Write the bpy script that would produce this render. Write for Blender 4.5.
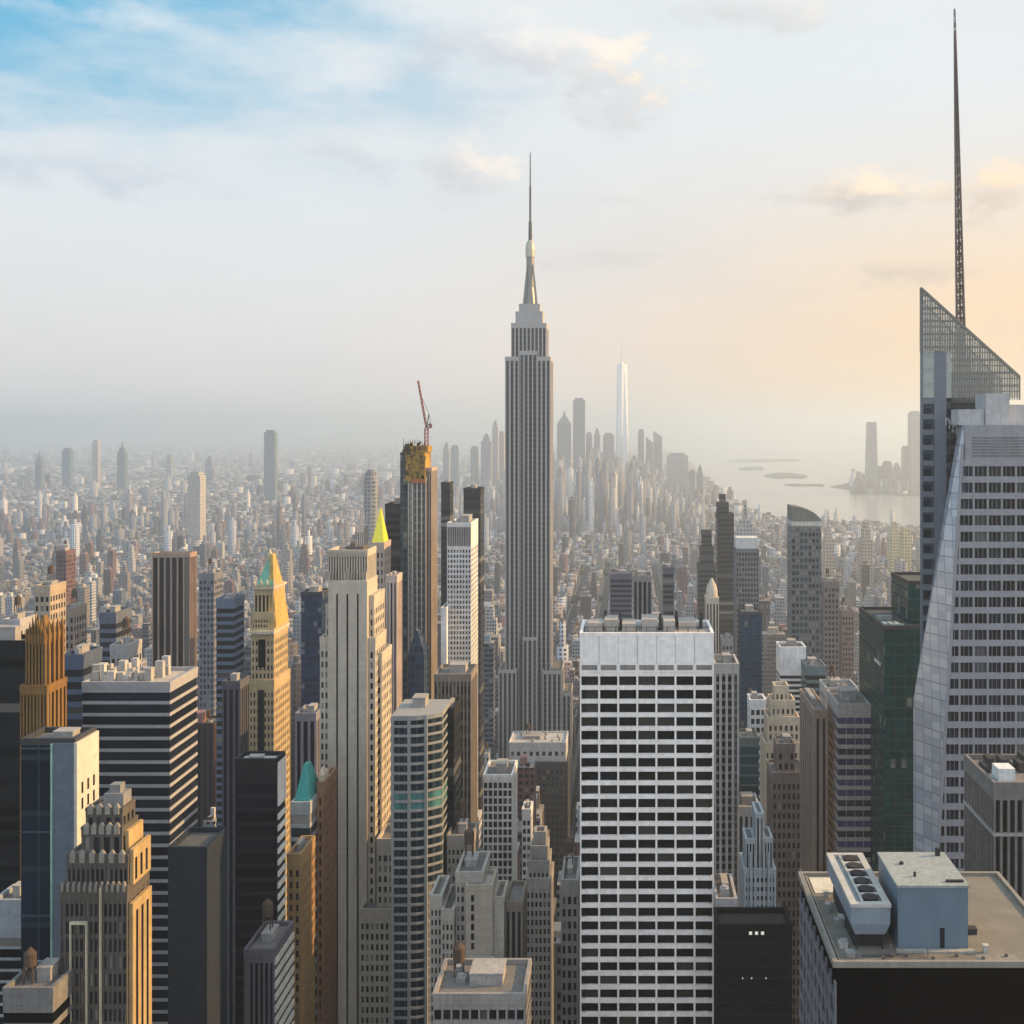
import bpy, math, random
import numpy as np
R = math.radians
random.seed(11)
for o in list(bpy.data.objects): bpy.data.objects.remove(o)
SC = bpy.context.scene
COL = SC.collection

# ------------------------------------------------------------------ camera, sky, sun, exposure
F = 1150.0            # focal length in pixels
H = 430.0             # eye height
VX, VY = 627.0, 430.0 # where the avenues meet the horizon
cam = bpy.data.cameras.new('camera'); co = bpy.data.objects.new('camera', cam); COL.objects.link(co)
cam.sensor_width = 36; cam.sensor_fit = 'HORIZONTAL'; cam.lens = 36 * F / 1024
cam.shift_x = -(VX - 512) / 1024; cam.shift_y = (VY - 512) / 1024
cam.clip_start = 1; cam.clip_end = 200000
co.location = (0, 0, H); co.rotation_euler = (R(90), 0, 0)
SC.camera = co
SUN_EL, SUN_AZ = 23.0, 80.0      # azimuth clockwise from +Y (the way the camera looks)
sd = (math.sin(R(SUN_AZ)) * math.cos(R(SUN_EL)), math.cos(R(SUN_AZ)) * math.cos(R(SUN_EL)), math.sin(R(SUN_EL)))
sl = bpy.data.lights.new('sun', 'SUN'); so = bpy.data.objects.new('sun', sl); COL.objects.link(so)
sl.energy = 5.0; sl.angle = R(0.5); sl.color = (1.0, 0.61, 0.25)
from mathutils import Vector
so.rotation_euler = Vector(sd).to_track_quat('Z', 'Y').to_euler()
so.location = (0, 0, 3000)
SC.view_settings.view_transform = 'Standard'; SC.view_settings.look = 'None'
SC.view_settings.exposure = 0.6; SC.view_settings.gamma = 1
HAZE = 1.0e-4
try:
    SC.cycles.volume_bounces = 2; SC.cycles.max_bounces = 6; SC.cycles.transparent_max_bounces = 16
except Exception: pass

class NT:
    """small helper for node trees"""
    def __init__(s, t): s.t = t; s.n = t.nodes; s.l = t.links
    def new(s, typ, **kw):
        n = s.n.new(typ)
        for k, v in kw.items():
            if k.startswith('i_'): n.inputs[int(k[2:])].default_value = v
            else: setattr(n, k, v)
        return n
    def put(s, v, sock):
        if hasattr(v, 'is_output') or isinstance(v, bpy.types.NodeSocket): s.l.new(v, sock)
        else: sock.default_value = v
    def m(s, op, a, b=None, c=None, clamp=False):
        n = s.n.new('ShaderNodeMath'); n.operation = op; n.use_clamp = clamp
        s.put(a, n.inputs[0])
        if b is not None: s.put(b, n.inputs[1])
        if c is not None: s.put(c, n.inputs[2])
        return n.outputs[0]
    def mix(s, f, a, b, bt='MIX'):
        n = s.n.new('ShaderNodeMix'); n.data_type = 'RGBA'; n.blend_type = bt
        s.put(f, n.inputs[0]); s.put(a, n.inputs[6]); s.put(b, n.inputs[7])
        return n.outputs[2]
    def ss(s, v, a, b):
        n = s.n.new('ShaderNodeMapRange'); n.interpolation_type = 'SMOOTHSTEP'; n.clamp = True
        s.put(v, n.inputs[0]); n.inputs[1].default_value = a; n.inputs[2].default_value = b
        n.inputs[3].default_value = 0; n.inputs[4].default_value = 1
        return n.outputs[0]
    def noise(s, vec, scale, detail=4, rough=.55):
        n = s.n.new('ShaderNodeTexNoise'); s.put(vec, n.inputs['Vector']); n.inputs['Scale'].default_value = scale
        n.inputs['Detail'].default_value = detail; n.inputs['Roughness'].default_value = rough
        return n.outputs['Fac']
    def xyz(s, v):
        n = s.n.new('ShaderNodeSeparateXYZ'); s.put(v, n.inputs[0]); return n.outputs
    def vec(s, x, y, z):
        n = s.n.new('ShaderNodeCombineXYZ'); s.put(x, n.inputs[0]); s.put(y, n.inputs[1]); s.put(z, n.inputs[2]); return n.outputs[0]

W = bpy.data.worlds.new('World'); SC.world = W; W.use_nodes = True
w = NT(W.node_tree); w.n.clear()
out = w.new('ShaderNodeOutputWorld'); bg = w.new('ShaderNodeBackground')
bg.inputs[1].default_value = 0.07
sky = w.new('ShaderNodeTexSky', sky_type='NISHITA', sun_disc=False, sun_elevation=R(SUN_EL), sun_rotation=R(SUN_AZ),
            air_density=1.3, dust_density=1.2, ozone_density=1.5, altitude=300)
tc = w.new('ShaderNodeTexCoord'); D3 = tc.outputs['Generated']
dx, dy, dz = w.xyz(D3)
# high thin overcast: pale grey-blue, warming to peach towards the low sun
warmx = w.ss(dx, -0.30, 0.42)
warmz = w.m('SUBTRACT', 1.0, w.ss(dz, 0.03, 0.30))
warm = w.m('MULTIPLY', warmx, warmz)
low = w.m('SUBTRACT', 1.0, w.ss(dz, 0.0, 0.22))
veilc = w.mix(low, (7.6, 8.1, 8.4, 1), (8.3, 7.8, 7.6, 1))
veilc = w.mix(warm, veilc, (9.8, 6.7, 3.7, 1))
wisp_v = w.vec(w.m('MULTIPLY', dx, 1.0), dy, w.m('MULTIPLY', dz, 3.2))
wisp = w.noise(wisp_v, 3.2, 6, .6)
wisp2 = w.noise(wisp_v, 9.0, 6, .6)
# gap in the veil high on the left, where the blue sky shows
gap = w.m('MULTIPLY', w.ss(w.m('ADD', w.m('MULTIPLY', dx, -1.0), w.m('MULTIPLY', w.m('SUBTRACT', wisp, .5), .75)), 0.14, 0.42),
          w.ss(w.m('ADD', dz, w.m('MULTIPLY', w.m('SUBTRACT', wisp2, .5), .16)), 0.19, 0.33))
back = w.ss(dy, 0.2, -0.35)       # mask of the unseen northern half, brightened to light the shaded fronts
gap = w.m('MAXIMUM', gap, w.m('MULTIPLY', w.m('MULTIPLY', back, w.ss(wisp, .35, .6)), .5), clamp=True)
blue = w.mix(0.8, sky.outputs[0], (.7, 4.9, 7.9, 1))
skyc = w.mix(gap, veilc, blue)
shade = w.ss(wisp, .42, .72)
skyc = w.mix(w.m('MULTIPLY', shade, .16), skyc, (5.6, 6.0, 6.6, 1))
# small cumulus puffs: (azimuth x, height z, half width, half height)
nz = w.noise(w.vec(dx, dy, w.m('MULTIPLY', dz, 1.9)), 17, 8, .64)
def puff(px, py, wx, wy, lit, grey, amt):
    global skyc
    u, v = (px - VX) / F, (VY - py) / F
    L = math.sqrt(1 + u * u + v * v)
    ex = w.m('DIVIDE', w.m('SUBTRACT', dx, u / L), wx / F)
    ez = w.m('DIVIDE', w.m('SUBTRACT', dz, v / L), wy / F)
    r = w.m('SQRT', w.m('ADD', w.m('MULTIPLY', ex, ex), w.m('MULTIPLY', ez, ez)))
    fld = w.m('ADD', w.m('SUBTRACT', 1.0, r), w.m('MULTIPLY', w.m('SUBTRACT', nz, .5), 4.2))
    mask = w.m('MULTIPLY', w.ss(fld, 0.0, 1.25), w.ss(dy, .2, .5))
    top = w.ss(w.m('ADD', w.m('ADD', ez, w.m('MULTIPLY', ex, .6)), w.m('MULTIPLY', w.m('SUBTRACT', nz, .5), 3.0)), -.4, .7)
    c = w.mix(top, grey, lit)
    skyc = w.mix(w.m('MULTIPLY', mask, amt), skyc, c)
puff(868, 190, 80, 20, (10.8, 8.8, 6.6, 1), (5.6, 5.3, 5.2, 1), .9)
puff(785, 197, 48, 14, (8.5, 7.6, 6.6, 1), (5.8, 5.6, 5.6, 1), .75)
puff(1005, 195, 60, 30, (11.5, 8.4, 5.2, 1), (6.3, 5.2, 4.4, 1), .9)
puff(930, 268, 90, 18, (8.8, 7.2, 5.4, 1), (5.9, 5.2, 4.7, 1), .7)
puff(610, 78, 100, 48, (12.0, 9.8, 7.2, 1), (6.4, 6.5, 6.8, 1), .95)
puff(520, 48, 120, 46, (8.8, 8.7, 8.6, 1), (5.6, 6.0, 6.7, 1), .85)
puff(455, 165, 70, 34, (10.0, 9.0, 8.0, 1), (5.8, 6.0, 6.5, 1), .8)
puff(350, 148, 40, 22, (8.4, 8.4, 8.4, 1), (5.9, 6.2, 6.7, 1), .7)
puff(60, 8, 150, 14, (9.0, 9.2, 9.3, 1), (7.4, 8.0, 8.5, 1), .4)
puff(750, 10, 120, 26, (8.8, 8.2, 7.6, 1), (6.0, 6.1, 6.2, 1), .7)
puff(110, 168, 150, 26, (7.6, 7.9, 8.2, 1), (5.2, 6.0, 7.0, 1), .7)
puff(300, 80, 90, 26, (8.6, 8.8, 9.0, 1), (6.2, 6.9, 7.6, 1), .4)
puff(625, 200, 40, 14, (8.4, 8.1, 7.8, 1), (6.4, 6.4, 6.6, 1), .6)
puff(640, 255, 120, 16, (7.6, 7.2, 6.9, 1), (6.2, 6.0, 6.0, 1), .5)
skyc = w.mix(back, skyc, w.mix(.85, skyc, (10.2, 11.2, 12.6, 1)))  # extra brightness added behind the eye for the fronts in shade
w.l.new(skyc, bg.inputs[0]); w.l.new(bg.outputs[0], out.inputs[0])

# ------------------------------------------------------------------ helpers
def PX(x, Y): return (x - VX) * Y / F
def PZ(y, Y): return H - (y - VY) * Y / F
def tag(o, label=None, cat=None, group=None, kind=None):
    if label: o['label'] = label
    if cat: o['category'] = cat
    if group: o['group'] = group
    if kind: o['kind'] = kind
    return o

class MB:
    def __init__(s): s.v = []; s.f = []
    def box(s, x0, x1, y0, y1, z0, z1):
        if x1 < x0: x0, x1 = x1, x0
        b = len(s.v)
        s.v += [(x0,y0,z0),(x1,y0,z0),(x1,y1,z0),(x0,y1,z0),(x0,y0,z1),(x1,y0,z1),(x1,y1,z1),(x0,y1,z1)]
        s.f += [(b,b+3,b+2,b+1),(b+4,b+5,b+6,b+7),(b,b+1,b+5,b+4),(b+1,b+2,b+6,b+5),(b+2,b+3,b+7,b+6),(b+3,b,b+4,b+7)]
        return s
    def loft(s, a, c):      # two rings of equal length, bottom then top
        b = len(s.v); n = len(a); s.v += list(a) + list(c)
        s.f.append(tuple(b + i for i in reversed(range(n)))); s.f.append(tuple(b + n + i for i in range(n)))
        for i in range(n): j = (i + 1) % n; s.f.append((b+i, b+j, b+n+j, b+n+i))
        return s
    def prism(s, pts, z0, z1): return s.loft([(x, y, z0) for x, y in pts], [(x, y, z1) for x, y in pts])
    def rings(s, cx, cy, rz, n=12):
        for (r0, z0), (r1, z1) in zip(rz, rz[1:]):
            q = lambda r, z: [(cx + r*math.cos(2*math.pi*(i+.5)/n), cy + r*math.sin(2*math.pi*(i+.5)/n), z) for i in range(n)]
            s.loft(q(r0, z0), q(r1, z1))
        return s
    def frus(s, x0, x1, y0, y1, z0, X0, X1, Y0, Y1, z1):
        return s.loft([(x0,y0,z0),(x1,y0,z0),(x1,y1,z0),(x0,y1,z0)], [(X0,Y0,z1),(X1,Y0,z1),(X1,Y1,z1),(X0,Y1,z1)])
    def bar(s, p, q, r):
        p = Vector(p); q = Vector(q); d = (q - p).normalized()
        a = d.cross(Vector((0, 1, 0)) if abs(d.y) < .9 else Vector((1, 0, 0))).normalized(); b = d.cross(a)
        ring = lambda c: [tuple(c + a*r*i + b*r*j) for i, j in ((-1,-1),(1,-1),(1,1),(-1,1))]
        return s.loft(ring(p), ring(q))
    def build(s, name, mat, parent=None, off=None, **kw):
        L = Vector(off) if off else Vector((0, 0, 0))
        if parent is not None and not off:
            p = parent
            while p is not None: L += Vector(p.location); p = p.parent
        me = bpy.data.meshes.new(name)
        me.from_pydata([(x-L.x, y-L.y, z-L.z) for x, y, z in s.v], [], s.f)
        me.materials.append(mat); me.update()
        o = bpy.data.objects.new(name, me); COL.objects.link(o)
        if parent is not None: o.parent = parent
        elif off: o.location = L
        return tag(o, **kw)

# ------------------------------------------------------------------ materials
_mc = {}
def nmat(key):
    m = bpy.data.materials.new(key); m.use_nodes = True
    t = NT(m.node_tree); t.n.clear()
    o = t.new('ShaderNodeOutputMaterial'); p = t.new('ShaderNodeBsdfPrincipled'); t.l.new(p.outputs[0], o.inputs[0])
    return m, t, p
def wall(c, rough=.85, var=.34, spec=.1):
    k = ('w', c, rough, var)
    if k in _mc: return _mc[k]
    m, t, p = nmat('masonry')
    g = t.new('ShaderNodeNewGeometry'); P = g.outputs['Position']
    x, y, z = t.xyz(P)
    st = t.noise(t.vec(t.m('MULTIPLY', x, .9), t.m('MULTIPLY', y, .9), t.m('MULTIPLY', z, .06)), 1.0, 5, .6)   # rain streaks
    bl = t.noise(P, .045, 4, .6)
    fine = t.noise(P, 1.4, 3, .6)
    f = t.m('ADD', t.m('ADD', t.m('MULTIPLY', st, .9), t.m('MULTIPLY', bl, .8)), t.m('MULTIPLY', fine, .6))
    f = t.m('MULTIPLY', t.m('SUBTRACT', f, 1.15), 1.6)
    f = t.m('ADD', 1.0, t.m('MULTIPLY', f, var * 1.6))
    wn = t.new('ShaderNodeTexWhiteNoise', noise_dimensions='3D')
    t.l.new(t.vec(t.m('FLOOR', t.m('DIVIDE', x, 1.9)), t.m('FLOOR', t.m('DIVIDE', y, 1.9)), t.m('FLOOR', t.m('DIVIDE', z, 1.5))), wn.inputs[0])
    f = t.m('MULTIPLY', f, t.m('ADD', .93, t.m('MULTIPLY', wn.outputs[0], .14)))
    n = t.new('ShaderNodeVectorMath', operation='SCALE'); n.inputs[0].default_value = c; t.l.new(f, n.inputs[3])
    t.l.new(n.outputs[0], p.inputs['Base Color'])
    p.inputs['Roughness'].default_value = rough; p.inputs['Specular IOR Level'].default_value = spec
    _mc[k] = m; return m
def glass(c=(.018, .022, .03), rough=.12, blind=.12, bc=(.30, .29, .26), met=0.0, spec=.1):
    """window glass seen by day: dark, glossy, now and then a blind"""
    k = ('g', c, rough, blind, bc, met, spec)
    if k in _mc: return _mc[k]
    m, t, p = nmat('window_glass')
    oi = t.new('ShaderNodeObjectInfo'); g = t.new('ShaderNodeNewGeometry')
    r = t.m('FRACT', t.m('ADD', oi.outputs['Random'], t.m('MULTIPLY', g.outputs['Random Per Island'], 7.31)))
    r2 = t.m('FRACT', t.m('MULTIPLY', r, 17.7))
    sc = t.new('ShaderNodeVectorMath', operation='SCALE'); sc.inputs[0].default_value = c
    t.l.new(t.m('ADD', .45, t.m('MULTIPLY', r2, 1.5)), sc.inputs[3])
    b = t.m('GREATER_THAN', r, 1 - blind)
    col = t.mix(t.m('MULTIPLY', b, t.m('ADD', .15, t.m('MULTIPLY', r2, .7))), sc.outputs[0], (*bc, 1))
    t.l.new(col, p.inputs['Base Color'])
    p.inputs['Roughness'].default_value = rough; p.inputs['Metallic'].default_value = met
    p.inputs['Specular IOR Level'].default_value = spec
    bm = t.new('ShaderNodeBump'); bm.inputs[0].default_value = .25; bm.inputs[1].default_value = .3
    t.l.new(t.noise(g.outputs['Position'], .35, 2), bm.inputs['Height']); t.l.new(bm.outputs[0], p.inputs['Normal'])
    _mc[k] = m; return m
def metal(c, rough=.4, met=.7):
    k = ('m', c, rough, met)
    if k in _mc: return _mc[k]
    m, t, p = nmat('metal')
    g = t.new('ShaderNodeNewGeometry')
    f = t.m('ADD', .75, t.m('MULTIPLY', t.noise(g.outputs['Position'], .5, 5, .7), .5))
    n = t.new('ShaderNodeVectorMath', operation='SCALE'); n.inputs[0].default_value = c; t.l.new(f, n.inputs[3])
    t.l.new(n.outputs[0], p.inputs['Base Color']); p.inputs['Roughness'].default_value = rough; p.inputs['Metallic'].default_value = met
    _mc[k] = m; return m
def facade(c=None, wu=3.4, hv=5.6, fw=.5, fh=.52, gc=(.022, .026, .036), gr=.2, lite=.12, roofc=(.2, .2, .2), met=0.0, panel=0.0):
    """masonry or curtain wall with its openings laid out on real floor and bay sizes; c=None reads the mesh's own colour"""
    k = ('f', c, wu, hv, fw, fh, gc, gr, lite, roofc, met, panel)
    if k in _mc: return _mc[k]
    m, t, p = nmat('facade')
    g = t.new('ShaderNodeNewGeometry'); P = g.outputs['Position']; N = g.outputs['True Normal']
    x, y, z = t.xyz(P); nx, ny, nz_ = t.xyz(N)
    side = t.m('GREATER_THAN', t.m('ABSOLUTE', nx), .5)
    roof = t.m('GREATER_THAN', t.m('ABSOLUTE', nz_), .5)
    u = t.m('ADD', t.m('MULTIPLY', side, y), t.m('MULTIPLY', t.m('SUBTRACT', 1.0, side), x))
    ri = g.outputs['Random Per Island']
    k_ = t.m('ADD', .8, t.m('MULTIPLY', ri, .5))
    cu = t.m('DIVIDE', u, t.m('MULTIPLY', k_, wu)); cv = t.m('DIVIDE', z, hv)
    fu = t.m('ABSOLUTE', t.m('SUBTRACT', t.m('FRACT', cu), .5)); fv = t.m('ABSOLUTE', t.m('SUBTRACT', t.m('FRACT', cv), .5))
    win = t.m('MULTIPLY', t.m('LESS_THAN', fu, fw / 2), t.m('LESS_THAN', fv, fh / 2))
    wn = t.new('ShaderNodeTexWhiteNoise', noise_dimensions='3D')
    t.l.new(t.vec(t.m('FLOOR', cu), t.m('FLOOR', cv), t.m('MULTIPLY', side, 5.0)), wn.inputs[0])
    rnd = wn.outputs[0]
    if c is None:
        a = t.new('ShaderNodeAttribute', attribute_name='bcol'); wc = a.outputs['Color']
    else: wc = (*c, 1)
    st = t.noise(t.vec(x, y, t.m('MULTIPLY', z, .1)), .35, 4, .6)
    wc = t.mix(1.0, wc, t.mix(t.m('MULTIPLY', st, 1.0), (.6, .6, .6, 1), (1.35, 1.35, 1.35, 1)), 'MULTIPLY')
    gl = t.mix(t.m('MULTIPLY', t.m('GREATER_THAN', rnd, 1 - lite), .6), t.mix(rnd, tuple(q*.5 for q in gc) + (1,), tuple(q*1.6 for q in gc) + (1,)), (.32, .31, .28, 1))
    wallc = t.mix(win, wc, gl)
    rn = t.noise(P, .12, 4, .6)
    rc = t.mix(t.m('MULTIPLY', ri, 1.0), tuple(q*.45 for q in roofc) + (1,), tuple(q*1.9 for q in roofc) + (1,))
    rc = t.mix(1.0, rc, t.mix(rn, (.5, .5, .5, 1), (1.4, 1.4, 1.4, 1)), 'MULTIPLY')
    colr = t.mix(roof, wallc, rc)
    t.l.new(colr, p.inputs['Base Color'])
    isg = t.m('MULTIPLY', win, t.m('SUBTRACT', 1.0, roof))
    t.l.new(t.m('ADD', .85, t.m('MULTIPLY', isg, gr - .85)), p.inputs['Roughness'])
    if met: t.l.new(t.m('MULTIPLY', isg, met), p.inputs['Metallic'])
    t.l.new(t.m('ADD', .2, t.m('MULTIPLY', isg, -.08)), p.inputs['Specular IOR Level'])
    bm = t.new('ShaderNodeBump'); bm.inputs[0].default_value = .5; bm.inputs[1].default_value = .5
    t.l.new(t.m('SUBTRACT', 1.0, win), bm.inputs['Height'])
    if not met: t.l.new(bm.outputs[0], p.inputs['Normal'])
    _mc[k] = m; return m

# common colours (real-world base colours)
LIME = (.42, .40, .36); CREAM = (.55, .49, .38); TAN = (.42, .33, .24); GREY = (.34, .34, .34); WHITE = (.78, .77, .75)
BROWN = (.13, .085, .06); BRICK = (.27, .12, .08); DARK = (.03, .03, .034); CONC = (.40, .39, .38); BLACK = (.008, .008, .01)
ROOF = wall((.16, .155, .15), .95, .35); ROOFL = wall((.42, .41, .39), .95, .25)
GL = glass((.012, .015, .021)); GLB = glass((.008, .009, .012), .2, .05, spec=.08); STEEL = metal((.35, .36, .37), .45, .5)
DKM = wall((.05, .05, .052), .7, .3)
GWHITE = wall(WHITE, .7, .06)

# ------------------------------------------------------------------ the setting
def structure(mb, name, mat): return mb.build(name, mat, kind='structure')
gm, t, p = nmat('city_ground')
g = t.new('ShaderNodeNewGeometry'); P = g.outputs['Position']
n1 = t.noise(P, .02, 5, .6); n2 = t.noise(P, .0025, 4, .6)
t.l.new(t.mix(n1, (.03, .03, .032, 1), (.10, .098, .095, 1)), p.inputs['Base Color'])
p.inputs['Roughness'].default_value = .95
ground = MB(); ground.v = [(-40000, -6000, 0), (40000, -6000, 0), (40000, 54000, 0), (-40000, 54000, 0)]; ground.f = [(0, 1, 2, 3)]
structure(ground, 'ground', gm)
# avenues with pavements, running away from the eye
road_m = wall((.045, .045, .048), .9, .2); pave_m = wall((.22, .215, .205), .95, .2)
AVES = [PX(468, 900), PX(556, 900), PX(735, 900), PX(370, 900), PX(270, 900), PX(820, 900)]
for ax in AVES[:4]:
    r_ = MB(); r_.v = [(ax-9, 500, .04), (ax+9, 500, .04), (ax+9, 5200, .04), (ax-9, 5200, .04)]; r_.f = [(0, 1, 2, 3)]
    structure(r_, 'road', road_m)
    structure(MB().box(ax-14, ax-9, 500, 5200, 0, .15).box(ax+9, ax+14, 500, 5200, 0, .15), 'pavement', pave_m)
    lm = MB()
    for k in range(500, 5200, 14):
        for q in (-3, 3):
            b = len(lm.v); lm.v += [(ax+q-.1, k, .06), (ax+q+.1, k, .06), (ax+q+.1, k+6, .06), (ax+q-.1, k+6, .06)]; lm.f.append((b, b+1, b+2, b+3))
    structure(lm, 'lane_marking', GWHITE)
def gp(x, y, z=0.0): Y = F * (H - z) / (y - VY); return (PX(x, Y), Y, z)
wm, t, p = nmat('harbour_water')
g = t.new('ShaderNodeNewGeometry'); P = g.outputs['Position']
p.inputs['Base Color'].default_value = (.26, .28, .28, 1); p.inputs['Roughness'].default_value = .2; p.inputs['IOR'].default_value = 1.33
bm = t.new('ShaderNodeBump'); bm.inputs[0].default_value = .25; bm.inputs[1].default_value = 6
t.l.new(t.noise(P, .01, 6, .6), bm.inputs['Height']); t.l.new(bm.outputs[0], p.inputs['Normal'])
WATER = [(652, 440), (668, 450), (690, 462), (702, 478), (738, 503), (778, 521), (850, 525), (918, 529), (1020, 532), (1300, 532), (1500, 440)]
wb = MB(); wb.v = [gp(x, y, 1.0) for x, y in WATER]; wb.f = [tuple(range(len(WATER)))]
structure(wb, 'water', wm)
land_m = wall((.07, .08, .06), .95, .5)
def island(pts, h, name='island'):
    a = [gp(x, y, 1.2) for x, y in pts]
    structure(MB().loft([(x, y, .2) for x, y, z in a], [(x, y, h) for x, y, z in a]), name, land_m)
island([(764, 476), (770, 477.6), (778, 478.4), (790, 478), (803, 478.4), (808, 477), (802, 475.4), (793, 474), (780, 473.6), (771, 474.6)], 12)
island([(784, 485.4), (800, 486.3), (812, 486), (824, 486.4), (823, 484.8), (806, 484.9), (796, 484.4)], 8)
island([(738, 469.5), (750, 470.5), (764, 470), (762, 467), (750, 467.6), (742, 468)], 10)
island([(830, 487), (862, 492), (905, 496), (1100, 497), (1100, 476), (900, 474), (858, 478), (846, 484)], 6, 'far_shore')
island([(728, 461.8), (760, 462.2), (800, 461.4), (798, 459.6), (742, 459.8)], 10)
# low hills beyond the harbour
hm, t, p = nmat('hill_cover')
g = t.new('ShaderNodeNewGeometry')
t.l.new(t.mix(t.noise(g.outputs['Position'], .004, 5), (.035, .05, .03, 1), (.10, .11, .08, 1)), p.inputs['Base Color']); p.inputs['Roughness'].default_value = .95
hb = MB(); n = 90; prev = None
for i in range(n + 1):
    x = -36000 + i * 800; zt = 230 + 130 * math.sin(i * .21) + 70 * math.sin(i * .57 + 1) + 40 * random.random()
    q = [(x, 37000, 0), (x, 41000, zt * .8), (x, 45000, zt), (x, 52000, 0)]
    b = len(hb.v); hb.v += q
    if i:
        for j in range(3): hb.f.append((b - 4 + j, b + j, b + j + 1, b - 3 + j))
structure(hb, 'hills', hm)

# ------------------------------------------------------------------ building kit
HEROES = []     # (x0, x1, ytop, ybottom_visible, Y, D, ref)
FOOT = []       # footprints already taken
def root(label, x0, x1, yt, Y, D, ref=None, yb=1024, name='office_tower', cat='building', group=None):
    e = bpy.data.objects.new(name, None); COL.objects.link(e)
    X0, X1 = PX(x0, Y), PX(x1, Y)
    e.location = ((X0 + X1) / 2, Y + D / 2, 0); e.empty_display_size = 10
    tag(e, label, cat, group)
    HEROES.append((x0, x1, yt, yb, Y, D, ref)); FOOT.append((X0, X1, Y, Y + D))
    e['_b'] = 100
    return e
def copyw(src, parent, loc):
    c = src.copy(); COL.objects.link(c); c.parent = parent; c.location = loc; return c
def in_frame(X, Y, Z):
    px = VX + F * X / Y; py = VY - F * (Z - H) / Y
    return -4 < px < 1028 and -4 < py < 1028
def panes(rt, lst, gm_, name='window'):
    """lst: (axis, cx, cy, cz, w, h); up to 100 of a thing's windows are parts, the rest one stuff part"""
    budget = rt['_b']; protos = {}; rest = MB(); nr = 0; L = rt.location
    lst = sorted(lst, key=lambda q: (0 if in_frame(q[1], q[2], q[3]) else 1, q[0], -q[3]))
    for ax, cx, cy, cz, w_, h_ in lst:
        a = (w_/2, .12) if ax == 0 else (.12, w_/2)
        if budget > 0 and in_frame(cx, cy, cz):
            key = (ax, round(w_, 2), round(h_, 2))
            if key not in protos:
                o = MB().box(-a[0], a[0], -a[1], a[1], -h_/2, h_/2).build(name, gm_)
                o.parent = rt; o.location = (cx - L.x, cy - L.y, cz - L.z); protos[key] = o
            else: copyw(protos[key], rt, (cx - L.x, cy - L.y, cz - L.z))
            budget -= 1
        else: rest.box(cx-a[0], cx+a[0], cy-a[1], cy+a[1], cz-h_/2, cz+h_/2); nr += 1
    rt['_b'] = budget
    if nr: rest.build(name, gm_, rt, kind='stuff')

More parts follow.
